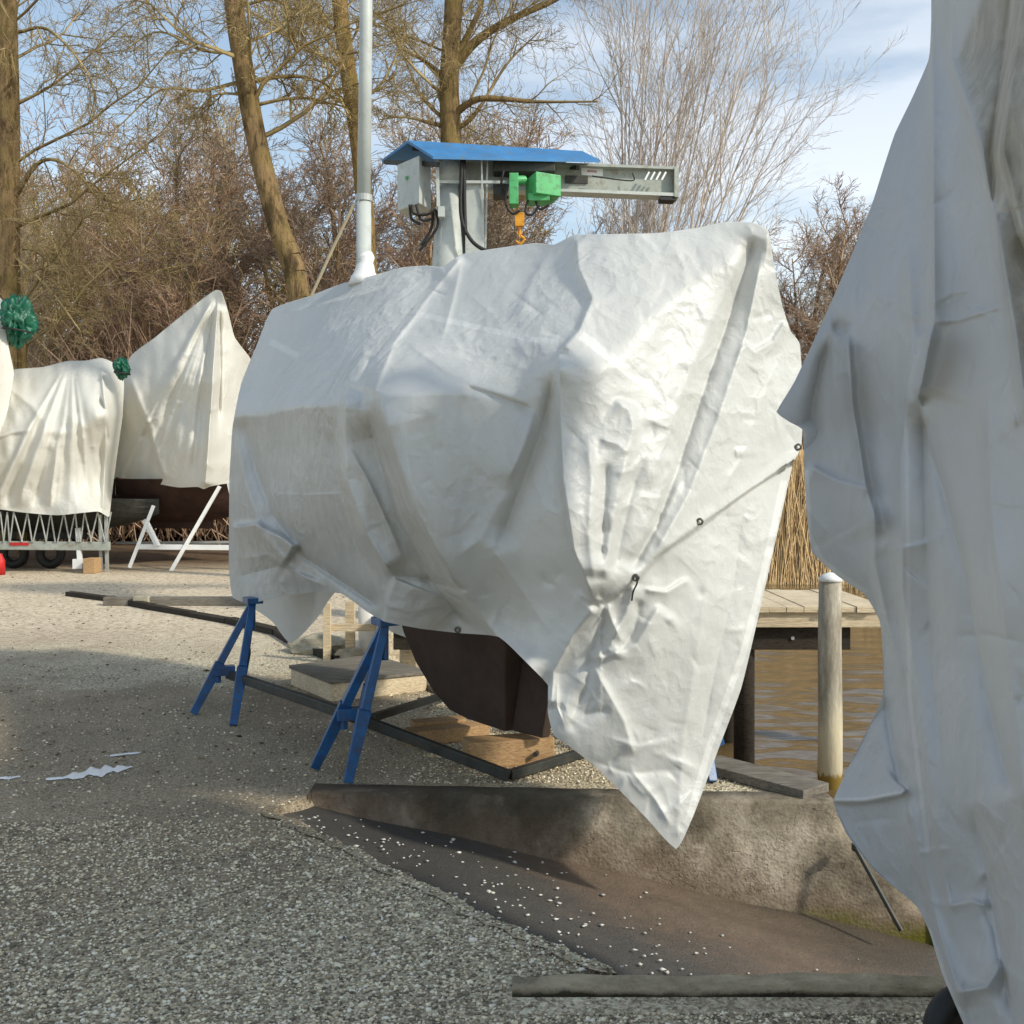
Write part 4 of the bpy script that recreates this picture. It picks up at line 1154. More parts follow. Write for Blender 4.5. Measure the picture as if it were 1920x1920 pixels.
# far side of the same cover, lengthened out of view to shade the foreground
vs, fs = [], []
Lk = catmull(L, 160, 0.3)
dl = drt(Lk[:, 0], Lk[:, 1])
nbk = 14
for i in range(160):
    p = P(Lk[i, 0], Lk[i, 1], float(dl[i]))
    m_ = Vector((p.x + 0.3, p.y + 0.02, p.z))
    e = P(float(catmull(R_, 160)[i, 0]), float(catmull(R_, 160)[i, 1]), 2.12)
    ctl = [p, m_, Vector((2.05, 3.0, p.z)), Vector((2.25, 2.2, p.z)), Vector((2.35, 0.4, p.z)), Vector((1.9, -0.5, p.z)), Vector((1.45, 0.3, p.z)), Vector((1.36, 1.3, p.z)), e]
    path = pathpts(ctl, 4)
    for k, s in enumerate(path): vs.append(tuple(s))
    npth = len(path)
for i in range(159):
    for k in range(npth - 1):
        a = i * npth + k; fs.append((a, a + 1, a + npth + 1, a + npth))
link_mesh('rear_sheet', mesh_np('rear_sheet', vs, fs), TARP_GREY, rt_root, smooth=True)
jw = root('jockey_wheel', P(1800, 2003, 2.9), 'small black trailer wheel under the hem of the tarpaulin at the lower right', 'wheel')
cw = P(1800, 1925, 2.9)
b = B(); b.torus(cw, (0.35, -1, 0), 0.082, 0.034, 36, 14); b.build('tyre', BLACKRUB, jw, smooth=True)
axw = Vector((0.35, -1, 0)).normalized()
b = B(); b.tube([cw - axw * 0.03, cw + axw * 0.02], 0.056, 24); b.tube([cw + axw * 0.02, cw + axw * 0.04], 0.018, 12); b.build('rim', DARKSTEEL, jw, bevel=0.003)
b = B(); b.tube([cw + Vector((0.03, 0.07, 0)), cw + Vector((0.16, 0.12, 0.35))], 0.02, 12); b.bar(cw + Vector((0, 0.06, 0)), cw + Vector((0, -0.02, 0)), 0.03, 0.03); b.build('wheel_stem', GALV, jw)

# ------------------------------------------------------------------ boats far at the left
def far_folds(ap, fan, y1, amp, seed, n=16):
    rg = random.Random(seed); out = []
    for i in range(n):
        t = (i + rg.uniform(-.3, .3)) / (n - 1)
        x0 = ap[0] + (t - 0.5) * ap[2]; x1 = fan[0] + (fan[1] - fan[0]) * t
        a = amp * 0.5 * rg.uniform(0.2, 1.5) * (1 if rg.random() < 0.55 else -1)
        out.append(([(x0, ap[1]), (x0 + (x1 - x0) * 0.45 + rg.uniform(-3, 3), ap[1] + (y1 - ap[1]) * 0.4), (x1, y1)], a, rg.uniform(3, 12), rg.uniform(3, 9), 0.12))
    return out
# boat with the low cover on a trailer
ta = root('boat_tarpaulin', P(100, 1000, 18.6), 'cream tarpaulin laced down over the boat on the trailer, left of the pointed cover', 'tarpaulin', 'white tarpaulins over the laid-up boats')
topA = [(-60, 712), (0, 700), (30, 692), (80, 688), (125, 677), (160, 676), (190, 671), (215, 682), (232, 712), (230, 780)]
botA = [(-60, 950), (0, 955), (35, 960), (75, 964), (110, 966), (150, 962), (183, 959), (196, 965), (205, 968), (209, 930)]
dA = rbf([(-60, 712, 19.6), (125, 677, 19.4), (215, 682, 19.3), (232, 712, 19.4), (-60, 800, 18.3), (60, 780, 18.2), (150, 780, 18.05), (195, 780, 18.2), (230, 790, 19.4), (-60, 950, 18.4), (100, 966, 18.3), (190, 960, 18.3), (209, 940, 19.2)])
fa = far_folds((130, 690, 20), (-20, 190), 955, 0.16, 3, 22)[0:22] + [([(190, 690), (200, 800), (192, 960)], 0.25, 12, 5, 0.05), ([(185, 740), (198, 770), (203, 840)], -0.18, 4, 4, 0.2), ([(-30, 830), (20, 812), (60, 806)], 0.08, 8, 3, 0.2), ([(-20, 700), (60, 760), (90, 800)], 0.1, 9, 9, 0.3)]
backA = [(x + 8, 900 if 0 < i < 9 else y, 21.0 if 0 < i < 9 else 20) for i, (x, y) in enumerate(botA)]
tarp_sheet('cover_sheet', topA, botA, dA, fa, backA, 150, 140, 14, crum=(50, 0.03, 20), noise=((14, 30, 0.03, False),), mat=TARP_OLD, parent=ta, seed=21)
# boat with the pointed cover
tb = root('boat_tarpaulin', P(350, 1050, 19.8), 'tall cream tarpaulin rising to a point, over the brown boat behind', 'tarpaulin', 'white tarpaulins over the laid-up boats')
topB = [(214, 800), (222, 730), (245, 668), (290, 633), (340, 592), (380, 560), (404, 544), (416, 548), (428, 585), (440, 632), (468, 670), (480, 700), (486, 760)]
botB = [(214, 880), (216, 894), (235, 897), (265, 900), (300, 908), (335, 914), (370, 913), (382, 917), (395, 912), (415, 908), (440, 905), (470, 900), (486, 880)]
dB = rbf([(214, 800, 20.6), (245, 668, 20.4), (340, 592, 20.1), (404, 544, 19.8), (416, 548, 19.7), (440, 632, 20.0), (480, 700, 20.8), (486, 800, 20.8), (250, 760, 20.0), (330, 760, 19.5), (392, 700, 19.2), (395, 820, 19.15), (440, 800, 20.0), (216, 894, 20.4), (300, 908, 19.8), (380, 915, 19.3), (440, 905, 20.0), (486, 880, 20.6)])
fb = far_folds((405, 556, 6), (222, 400), 905, 0.13, 8, 22) + [([(408, 570), (400, 680), (392, 800), (384, 915)], 0.3, 14, 5, 0.03), ([(412, 570), (414, 690), (410, 800)], -0.2, 4, 5, 0.15), ([(405, 700), (395, 770), (412, 760)], 0.15, 4, 6, 0.2), ([(330, 663), (360, 666), (400, 664)], 0.05, 2, 4, 0.1), ([(240, 700), (280, 800), (312, 905)], 0.16, 8, 4, 0.1)]
backB = [(x, 890, 22.0) if 0 < i < 12 else (x, y, 21) for i, (x, y) in enumerate(botB)]
tarp_sheet('cover_sheet', topB, botB, dB, fb, backB, 170, 160, 14, crum=(50, 0.03, 20), noise=((14, 30, 0.03, False),), mat=TARP_OLD, parent=tb, seed=33)
# slice of a third cover at the frame's left edge
tcx = root('boat_tarpaulin', P(-40, 1050, 17.6), 'slice of a white tarpaulin with a green bundle at the left edge', 'tarpaulin', 'white tarpaulins over the laid-up boats')
topC = [(-260, 640), (-150, 590), (-60, 565), (-10, 558), (4, 562), (8, 610), (20, 668), (26, 700), (20, 740)]
botC = [(-260, 930), (-150, 935), (-60, 925), (-20, 880), (-6, 830), (2, 805), (8, 790), (14, 770), (18, 752)]
dC = rbf([(-260, 640, 18.6), (-60, 565, 18.5), (4, 562, 18.4), (26, 700, 18.2), (-260, 930, 17.6), (-60, 925, 17.6), (-60, 700, 17.4), (0, 800, 17.8), (18, 752, 18.1)])
tarp_sheet('cover_sheet', topC, botC, dC, far_folds((-10, 580, 10), (-120, 10), 860, 0.1, 5, 12), [(x, 900, 20) for x, y in botC], 90, 90, 10, mat=TARP_OLD, parent=tcx, seed=3)
# their hulls
def far_hull(name, cx, cy, z0, z1, L, W, mat, label, ang=0.0):
    r = root(name, (cx, cy, 0), label, 'boat')
    b = B(); rows = []
    R = Matrix.Rotation(ang, 3, 'Z')
    for i in range(13):
        t = i / 12 * 2 - 1
        hw = W * (1 - abs(t) ** 2.4) + 0.03
        ring = []
        for k in range(-5, 6):
            q = k / 5
            v = R @ Vector((t * L, hw * q, 0)); zz = z0 + (z1 - z0) * (abs(q) ** 2.0) + (z1 - z0) * 0.55 * abs(t) ** 2.5 * (1 - q * q)
            ring.append(b.bm.verts.new((cx + v.x, cy + v.y, zz)))
        rows.append(ring)
    for i in range(12):
        for k in range(10): b.bm.faces.new((rows[i][k], rows[i + 1][k], rows[i + 1][k + 1], rows[i][k + 1]))
        b.bm.faces.new((rows[i][0], rows[i + 1][0], rows[i + 1][10], rows[i][10]))
    b.bm.faces.new(rows[0]); b.bm.faces.new(rows[-1][::-1])
    b.build('hull', mat, r, smooth=False)
    b = B(); v = R @ Vector((1, 0, 0))
    b.bar(Vector((cx, cy, z0 + 0.05)) - v * L * 0.35, Vector((cx, cy, z0 + 0.05)) + v * L * 0.35, 0.14, 0.35)
    b.build('keel', mat, r)
    return r
far_hull('covered_boat', P(330, 900, 20.6).x, 20.9, 0.78, 1.62, 1.85, 1.15, HULLRED, 'dark red-brown boat bottom under the tall pointed cover', -0.15)
far_hull('covered_boat', P(60, 900, 19.3).x, 19.9, 0.62, 1.25, 2.1, 1.1, DARKSTEEL, 'dark boat under the laced cream tarpaulin on the trailer', 0.0)
far_hull('covered_boat', P(-180, 900, 18.6).x, 18.9, 0.62, 1.25, 1.6, 1.0, DARKSTEEL, 'dark boat mostly outside the frame at the left edge', 0.0)
# trailer
tr_ = root('boat_trailer', P(100, 1068, 18.8), 'grey boat trailer with a flat side rail under the laced cream tarpaulin', 'trailer')
dt = 18.5
b = B(); b.bar(P(-60, 1022, dt), P(206, 1024, dt), 0.08, 0.15); b.build('side_rail', CRGREY, tr_, bevel=0.01)
b = B(); b.bar(P(-60, 1022, dt + 1.6), P(206, 1024, dt + 1.6), 0.08, 0.13); b.bar(P(200, 1024, dt), P(192, 1020, dt + 1.7), 0.08, 0.13); b.bar(P(60, 1024, dt), P(60, 1020, dt + 1.7), 0.08, 0.1); b.build('chassis_beam', DARKSTEEL, tr_, bevel=0.01)
b = B(); b.bar(P(18, 1020, dt - 0.05), P(54, 1020, dt - 0.05), 0.01, 0.05); b.build('red_marker', REDP, tr_)
for x in (26, 95):
    c = P(x, 1040, dt + 0.75)
    b = B(); c.z = 0.27; b.torus(c, (0, 1, 0), 0.19, 0.08, 28, 10); w = b.build('wheel', BLACKRUB, tr_, smooth=True)
b = B(); b.bar(P(146, 990, dt), P(150, 1055, dt), 0.07, 0.07); b.box(P(138, 0, dt).x, P(156, 0, dt).x, dt - .05, dt + .06, P(0, 1066, dt).z, P(0, 1048, dt).z); b.build('winch_post', WHITEPAINT, tr_)
for xq in (188, 199): 
    b = B(); b.bar(P(xq, 965, dt + .1), P(xq + 2, 1076, dt + .1), 0.05, 0.05); b.build('corner_leg', GALV, tr_)
b = B(); rl = random.Random(4)
xs = -50
while xs < 200:
    q = rl.uniform(9, 27)
    b.tube([P(xs, 960, dt - .1), P(xs + q * rl.uniform(.3, .7), 1016, dt - .06)], 0.013, 5); b.tube([P(xs + q * rl.uniform(.4, .6), 1016, dt - .06), P(xs + q, 960, dt - .1)], 0.013, 5); xs += q
b.build('lashing', GALV, tr_)
b = B(); b.box(P(160, 0, 18.3).x, P(182, 0, 18.3).x, 18.2, 18.5, 0, 0.26); prop(b.build('wood_block', W_ORANGE, bevel=0.01), 'orange wooden block standing under the corner of the trailer', 'block')
rc = root('red_canister', P(2, 1072, 18.0), 'small red canister on the gravel at the left edge', 'canister')
c = P(0, 1055, 18.0)
b = B(); b.tube([(c.x, 18, 0), (c.x, 18, 0.24), (c.x, 18, 0.33), (c.x, 18, 0.36)], [0.085, 0.08, 0.04, 0.035], 14); b.build('canister_body', REDP, rc, smooth=True)
# props of the pointed boat
af = root('support_frame', P(300, 1068, 19.2), 'white steel support frame with slanting legs under the brown boat', 'support frame')
for (a_, c_) in (((288, 948), (243, 1064)), ((272, 975), (296, 1024)), ((412, 912), (320, 1072)), ((430, 905), (470, 1070))):
    b = B(); b.bar(P(*a_, 19.0), P(*c_, 18.9), 0.09, 0.06); b.build('leg', WHITEPAINT, af)
b = B(); b.bar(P(258, 1025, 18.95), P(470, 1027, 18.95), 0.06, 0.09); b.build('cross_beam', WHITEPAINT, af)
b = B(); b.bar(P(216, 1018, 21), P(470, 1016, 21), 0.06, 0.05); b.build('rear_beam', GALV, af)

# green bundles
def bundle(name, px, py, d, sx, sz, label, seed):
    r = root(name, P(px, py + 50, d), label, 'green bundle')
    bm = bmesh.new(); bmesh.ops.create_icosphere(bm, subdivisions=5, radius=1)
    from mathutils import noise as nn
    c = P(px, py, d)
    for v in bm.verts:
        q = abs(nn.noise(Vector((v.co.x * 2.2, v.co.y * 2.2, v.co.z * 1.4)) + Vector((seed, 0, 0)))) + 0.6 * abs(nn.noise(v.co * 4.7 + Vector((0, seed, 0))))
        k = 1.15 - 0.85 * q
        w = (1 - 0.35 * max(0, -v.co.z)) * (1 + 0.35 * nn.noise(v.co * 1.1 + Vector((0, 0, seed))))
        v.co = Vector((v.co.x * sx * k * w, v.co.y * sx * k * w, v.co.z * sz * k)) + c
    me = bpy.data.meshes.new(name); bm.to_mesh(me); bm.free()
    link_mesh('wrapping', me, GREENPLASTIC, r, smooth=True)
    b = B(); b.torus(c - Vector((0, 0, sz * 0.35)), (0.15, 0, 1), sx * 0.86, 0.018, 24, 6); b.build('tie_cord', BLACKRUB, r)
    return r
bundle('green_bundle', 33, 602, 18.2, 0.27, 0.46, 'large green plastic bundle hanging at the left edge above the low cover', 2.0)
bundle('green_bundle', 229, 692, 18.6, 0.15, 0.2, 'small green plastic bundle at the top corner of the low cream cover', 5.0)
b = B(); b.tube([P(42, 1060, 19.8), P(41, 630, 19.8)], 0.09, 10); prop(b.build('wooden_mast', BARK2), 'brown wooden pole standing below the large green bundle', 'pole')

# ------------------------------------------------------------------ crane
cn = root('boat_crane', P(850, 1166, 12.0), 'grey jib crane with a blue gable roof above the yacht', 'crane')
D = 12.0
cx = P(843, 0, D).x
zb = 5.25
b = B(); b.tube([(cx, D, 0), (cx, D, P(0, 500, D).z), (cx, D, P(0, 345, D).z)], [0.26, 0.2, 0.125], 28)
b.tube([(cx, D, P(0, 346, D).z), (cx, D, P(0, 300, D).z)], 0.125, 28)
b.build('column', PALEGREY, cn, smooth=True)
b = B(); b.box(P(873, 0, D).x, P(908, 0, D).x, D - 0.14, D + 0.1, 0.0, P(0, 345, D).z); b.build('cable_duct', PALEGREY, cn, bevel=0.01)
b = B(); b.box(P(865, 0, D).x, P(871, 0, D).x, D - .1, D + .1, 0.0, P(0, 345, D).z); b.build('gap_shade_strip', DARKSTEEL, cn)  # dark strip standing in for the shade between column and duct
# jib: I-beam, receding a little to the right
def yj(px): return 12.0 + (px - 820) * 0.0011
def beampiece(x0, x1, yt0, yt1, yb0, yb1, dy0, dy1):
    b = B()
    a = [P(x0, yb0, yj(x0)) + Vector((0, dy0, 0)), P(x0, yb0, yj(x0)) + Vector((0, dy1, 0)), P(x0, yt0, yj(x0)) + Vector((0, dy1, 0)), P(x0, yt0, yj(x0)) + Vector((0, dy0, 0))]
    c = [P(x1, yb1, yj(x1)) + Vector((0, dy0, 0)), P(x1, yb1, yj(x1)) + Vector((0, dy1, 0)), P(x1, yt1, yj(x1)) + Vector((0, dy1, 0)), P(x1, yt1, yj(x1)) + Vector((0, dy0, 0))]
    return b.hull(a, c)
b = beampiece(823, 1268, 306, 321, 350, 370, 0.0, 0.03)
jib = b.build('jib_beam', CRGREY, cn)
b = beampiece(823, 1268, 301, 317, 306, 322, -0.10, 0.12); b.build('top_flange', CRGREY, cn)
b = beampiece(823, 1268, 349, 366, 354, 372, -0.10, 0.12); b.build('bottom_flange', PALEGREY, cn)
b = beampiece(1262, 1270, 318, 319, 373, 374, -0.11, 0.13); b.build('end_plate', CRGREY, cn)
b = beampiece(1236, 1264, 372, 373, 378, 379, -0.09, 0.1); b.build('end_stop', BLACKRUB, cn)
b = beampiece(1060, 1102, 330, 331, 344, 345, -0.03, -0.004); b.build('dark_panel', DARKSTEEL, cn)
sg = beampiece(1090, 1130, 311, 313, 329, 331, -0.016, -0.004).build('sign_plate', WHITEPAINT, cn)
# illegible red-grey line on the plate
b = beampiece(1101, 1119, 319.5, 320.5, 323.5, 324.5, -0.020, -0.017); b.build('faded_mark', plain('faded_print', (0.5, 0.3, 0.3), 0.6), cn)
for i in range(4):
    x = 1212 + i * 10.5
    b = B(); b.bar(P(x - 3, 338, 12.3), P(x + 5, 323, 12.32), 0.02, 0.024, up=(0, 1, 0)); b.build('cable_clip', WHITEPAINT, cn)
b = B(); b.tube(pathpts([P(1110, 330, 12.2), P(1160, 337, 12.25), P(1188, 338, 12.27), P(1186, 325, 12.28)], 6), 0.008, 6); b.build('cable', BLACKRUB, cn)
# roof
fl, ap_, bl = P(812, 298, 11.55), P(764, 268, 12.0), P(716, 304, 12.45)
fr, apr, br = P(1126, 305, 12.0), P(1092, 288, 12.45), P(1050, 310, 12.9)
def sheetp(a, b_, c_, d_, t=0.03):
    b = B(); u = Vector((0, 0, t)); b.hull([a, b_, c_, d_], [a + u, b_ + u, c_ + u, d_ + u]); return b
sheetp(fl, fr, apr, ap_).build('roof_front', BLUEROOF, cn)
sheetp(ap_ + Vector((0, .004, 0)), apr + Vector((0, .004, 0)), br, bl).build('roof_back', BLUEROOF, cn)
b = B(); b.bar(fl + Vector((.05, .1, -.03)), bl + Vector((.05, -.1, -.03)), 0.04, 0.05); b.bar(fr + Vector((-.25, .1, -.03)), br + Vector((-.1, -.1, -.03)), 0.04, 0.05); b.bar(ap_ + Vector((.05, 0, -0.05)), apr + Vector((-.1, 0, -.05)), 0.05, 0.06); b.build('roof_frame', DARKSTEEL, cn)
# control cabinet, seen corner on
cb = [P(745, 0, 12.1), P(786, 0, 11.75), P(808, 0, 12.05), P(767, 0, 12.4)]
zt0, zt1 = P(0, 383, 11.8).z, P(0, 294, 11.8).z
b = B(); b.hull([Vector((q.x, q.y, zt0)) for q in cb], [Vector((q.x, q.y, zt1)) for q in cb]); cab = b.build('control_cabinet', PALEGREY, cn, bevel=0.008)
q1, q2 = cb[0], cb[1]
nrm = Vector((q2.y - q1.y, -(q2.x - q1.x), 0)).normalized()
b = B(); c = q1.lerp(q2, 0.47); c.z = P(0, 337, 12).z; b.tube([c + nrm * 0.0, c + nrm * 0.02], 0.022, 12); b.build('cabinet_knob', GREENPAINT, cn)
# brackets and conduits
b = B(); b.bar(P(824, 341, 11.8), P(950, 342, 11.85), 0.03, 0.03); b.bar(P(820, 300, 11.75), P(822, 388, 11.75), 0.035, 0.035); b.bar(P(903, 296, 11.8), P(905, 400, 11.85), 0.018, 0.018); b.bar(P(914, 300, 11.9), P(910, 480, 11.9), 0.02, 0.02)
b.box(P(822, 0, 11.75).x, P(834, 0, 11.75).x, 11.7, 11.8, P(0, 408, 11.75).z, P(0, 389, 11.75).z)
b.build('conduit', PALEGREY, cn)
b = B(); b.box(P(925, 0, 12).x, P(1040, 0, 12).x, 11.9, 12.2, P(0, 326, 12).z, P(0, 304, 12).z); b.box(P(925, 0, 12).x, P(950, 0, 12).x, 11.88, 12.1, P(0, 372, 12).z, P(0, 345, 12).z); b.build('trolley', DARKSTEEL, cn, bevel=0.01)
for k, ctl in enumerate(([(866, 300), (864, 400), (880, 445), (905, 467), (935, 474)], [(870, 300), (871, 390), (873, 440)], [(772, 384), (776, 400), (800, 402), (818, 392)], [(780, 384), (790, 412), (812, 410)], [(768, 384), (772, 410), (788, 420)], [(818, 395), (820, 425), (800, 455), (786, 470)], [(812, 398), (808, 430), (790, 460)])):
    b = B(); b.tube(pathpts([P(x, y, 11.72 + 0.02 * k) for x, y in ctl], 8), 0.022 if k < 2 else 0.016, 7); b.build('cable', BLACKRUB, cn, smooth=True)
ho = root('chain_hoist', P(990, 350, 11.8), 'bright green chain hoist with a yellow hook hanging from the crane jib', 'hoist')
gb = [P(985, 0, 11.95), P(1005, 0, 11.6), P(1052, 0, 11.75), P(1034, 0, 12.1)]
b = B(); b.hull([Vector((q.x, q.y, P(0, 366, 11.7).z)) for q in gb], [Vector((q.x, q.y, P(0, 326, 11.7).z)) for q in gb]); b.build('motor_box', GREENPAINT, ho, bevel=0.01)
b = B(); b.tube([P(958, 338, 11.75), P(984, 338, 11.85)], 0.05, 14); b.box(P(955, 0, 11.7).x, P(972, 0, 11.7).x, 11.65, 11.85, P(0, 384, 11.7).z, P(0, 326, 11.7).z); b.box(P(990, 0, 11.8).x, P(1030, 0, 11.8).x, 11.7, 11.95, P(0, 380, 11.8).z, P(0, 366, 11.8).z)
b.build('gearbox', GREENPAINT, ho, bevel=0.006)
for k, ctl in enumerate(([(952, 345), (948, 380), (960, 400), (975, 395)], [(990, 375), (985, 398), (998, 402), (1012, 385)], [(1004, 376), (1012, 392), (1030, 384)], [(944, 320), (940, 350), (952, 372)])):
    b = B(); b.tube(pathpts([P(x, y, 11.68 + 0.03 * k) for x, y in ctl], 8), 0.014, 7); b.build('cable', BLACKRUB, ho, smooth=True)
b = B()
for i in range(6):
    b.torus(P(974, 404 + i * 8, 11.75), ((1, 0, 0) if i % 2 else (0, 1, 0)), 0.024, 0.008, 12, 6)
b.box(P(966, 0, 11.75).x, P(983, 0, 11.75).x, 11.7, 11.79, P(0, 425, 11.75).z, P(0, 400, 11.75).z)
b.tube(pathpts([P(975, 425, 11.75), P(975, 440, 11.75), P(983, 448, 11.75), P(976, 457, 11.75), P(967, 452, 11.75)], 6), 0.014, 8)
b.build('hook', YELLOW, ho)

# ------------------------------------------------------------------ trees
def tube_mesh(name, segs, sides):
    """segs: array n x 8 = p0(3) p1(3) r0 r1"""
    s = np.asarray(segs, float)
    p0, p1, r0, r1 = s[:, 0:3], s[:, 3:6], s[:, 6], s[:, 7]
    t = p1 - p0; t /= np.linalg.norm(t, axis=1)[:, None] + 1e-9
    ref = np.where(np.abs(t[:, 2:3]) < 0.9, np.array([[0, 0, 1.0]]), np.array([[1.0, 0, 0]]))
    u = np.cross(t, ref); u /= np.linalg.norm(u, axis=1)[:, None]; w = np.cross(t, u)
    a = np.arange(sides) * 2 * np.pi / sides
    ring = u[:, None] * np.cos(a)[None, :, None] + w[:, None] * np.sin(a)[None, :, None]
    A = p0[:, None] + ring * r0[:, None, None]; C = p1[:, None] + ring * r1[:, None, None]
    V = np.concatenate([A, C], 1).reshape(-1, 3)
    base = (np.arange(len(s)) * 2 * sides)[:, None]
    k = np.arange(sides)[None]; k2 = (np.arange(sides) + 1)[None] % sides
    f = np.stack([base + k, base + k2, base + sides + k2, base + sides + k], -1).reshape(-1, 4)
    return mesh_np(name, V, f)

class Tree:
    def __init__(self, seed): self.r = random.Random(seed); self.thick = []; self.thin = []
    def limb(self, p, d, L, r, lev, cfg):
        R = self.r
        n = cfg['steps'][lev]; step = L / n
        d = Vector(d).normalized(); p = Vector(p); pts = [(p.copy(), r)]
        up = cfg['up'][lev]
        for i in range(n):
            g = cfg['wob'][lev]
            d = (d + Vector((R.gauss(0, g), R.gauss(0, g), R.gauss(0, g) + up))).normalized()
            p = p + d * step
            rr_ = max(r * (1 - (i + 1) / n * cfg['taper'][lev]), cfg['rmin'])
            pts.append((p.copy(), rr_))
        self.add(pts)
        self.kids(pts, L, lev, cfg)
    def add(self, pts):
        for (a, ra), (c, rc_) in zip(pts[:-1], pts[1:]):
            (self.thick if ra > 0.05 else self.thin).append((*a, *c, ra, rc_))
    def kids(self, pts, L, lev, cfg):
        R = self.r
        if lev + 1 >= len(cfg['steps']): return
        cnt = cfg['kids'][lev]
        for k in range(cnt):
            t = cfg['start'][lev] + (1 - cfg['start'][lev]) * (k + R.random()) / cnt
            x = t * (len(pts) - 1); i = min(int(x), len(pts) - 2)
            q = pts[i][0].lerp(pts[i + 1][0], x - i); rb = pts[i][1]
            ax = (pts[i + 1][0] - pts[i][0]).normalized()
            o = ax.orthogonal(); o.rotate(Matrix.Rotation(R.uniform(0, 6.283), 3, ax)); o.normalize()
            an = math.radians(R.gauss(cfg['ang'][lev], 10))
            dd = ax * math.cos(an) + o * math.sin(an)
            LL = L * cfg['len'][lev] * R.uniform(0.6, 1.15) * (1 - 0.45 * t)
            self.limb(q, dd, LL, min(rb * 0.75, cfg['rad'][lev] * R.uniform(0.7, 1.2)), lev + 1, cfg)

def emit(t, name, root_o, bark_m, twig_m, shared=None):
    if t.thick: link_mesh('trunk', tube_mesh('trunk', t.thick, 9), bark_m, root_o, smooth=True)
    if t.thin: link_mesh('crown', tube_mesh('crown', t.thin, 3), twig_m, root_o, smooth=False)

def dup(src, loc, rotz, sc, label, group):
    r = src.copy(); COL.objects.link(r)
    r.location = loc; r.rotation_euler = (0, 0, rotz); r.scale = sc
    r['label'] = label; r['group'] = group
    for ch in list(src.children):
        c = ch.copy(); COL.objects.link(c); c.parent = r
    return r

big = dict(steps=[9, 8, 6, 4, 3], up=[0, 0.05, 0.03, 0.03, 0.0], wob=[0.05, 0.13, 0.2, 0.25, 0.3], taper=[0.5, 0.85, 0.9, 0.9, 0.9], rmin=0.004, kids=[12, 11, 9, 8], start=[0.1, 0.15, 0.1, 0.1], ang=[62, 48, 45, 45], len=[0.42, 0.6, 0.6, 0.6], rad=[0.045, 0.02, 0.010, 0.006])
def guided(seed, ctrl, r0, r1, cfg, label, extra=(), bark_m=BARK, twig_m=TW_LICHEN, group=None, name='bare_tree'):
    t = Tree(seed)
    pts3 = pathpts([P(*c) for c in ctrl], 5); n = len(pts3)
    pts = [(p, r0 + (r1 - r0) * i / (n - 1)) for i, p in enumerate(pts3)]
    t.add(pts)
    L = sum((pts3[i + 1] - pts3[i]).length for i in range(n - 1))
    t.kids(pts, L, 0, cfg)
    for (ec, er) in extra:
        q = pathpts([P(*c) for c in ec], 5); m_ = len(q)
        pp = [(p, max(er * (1 - 0.75 * i / (m_ - 1)), 0.012)) for i, p in enumerate(q)]
        t.add(pp); LL = sum((q[i + 1] - q[i]).length for i in range(m_ - 1)); t.kids(pp, LL, 1, cfg)
    base = Vector(pts3[0]); base.z = 0
    ro = root(name, base, label, 'tree', group)
    emit(t, name, ro, bark_m, twig_m)
    return ro
c1g = dict(big); c1g['start'] = [0.3, 0.15, 0.1, 0.1]; c1g['kids'] = [13, 10, 9, 6]
guided(1, [(25, 1015, 22), (18, 800, 22), (14, 540, 22), (16, 250, 22), (12, 0, 22), (5, -350, 22.3)], 0.30, 0.18, c1g, 'thick lichen-yellow tree trunk at the left edge, taller than the frame',
       [([(30, 60, 22), (90, 55, 22), (160, 130, 21.5), (180, 190, 21.5)], 0.05), ([(25, 480, 22), (90, 540, 21.5), (150, 620, 21)], 0.05), ([(20, 380, 22), (80, 300, 21.5), (150, 330, 21), (210, 420, 21)], 0.06), ([(20, 200, 22), (110, 150, 22), (240, 40, 22)], 0.05)])
c2g = dict(big); c2g['start'] = [0.45, 0.15, 0.1, 0.1]; c2g['kids'] = [9, 9, 9, 6]
guided(2, [(590, 1010, 17), (560, 560, 17), (520, 420, 17), (482, 270, 17), (455, 120, 17), (438, 0, 17), (420, -250, 17)], 0.185, 0.15, c2g, 'leaning brown tree trunk left of the mast, with two arching limbs',
       [([(466, 152, 17), (540, 142, 17), (600, 152, 17), (650, 190, 17)], 0.05), ([(480, 196, 17), (545, 184, 17), (610, 190, 17), (660, 225, 17)], 0.038), ([(466, 150, 17), (380, 170, 17), (300, 170, 16.8), (220, 240, 16.6)], 0.04), ([(455, 100, 17), (380, 95, 17), (300, 60, 17), (240, 90, 17)], 0.035), ([(475, 180, 17), (400, 180, 17), (350, 240, 17)], 0.03), ([(520, 60, 17), (545, 50, 17), (535, 140, 17)], 0.02), ([(450, 10, 17), (520, 0, 17), (560, 50, 17), (590, 110, 17)], 0.03)])
guided(3, [(700, 1000, 21), (690, 520, 21), (676, 300, 21), (655, 150, 21), (636, 0, 21), (620, -250, 21)], 0.19, 0.15, c2g, 'slender brown tree trunk just behind the mast',
       [([(660, 200, 21), (720, 150, 21), (760, 60, 21)], 0.05), ([(645, 80, 21), (600, 20, 21), (580, -60, 21)], 0.05)], bark_m=BARK2)
c4g = dict(big); c4g['start'] = [0.35, 0.15, 0.1, 0.1]; c4g['kids'] = [12, 9, 9, 6]
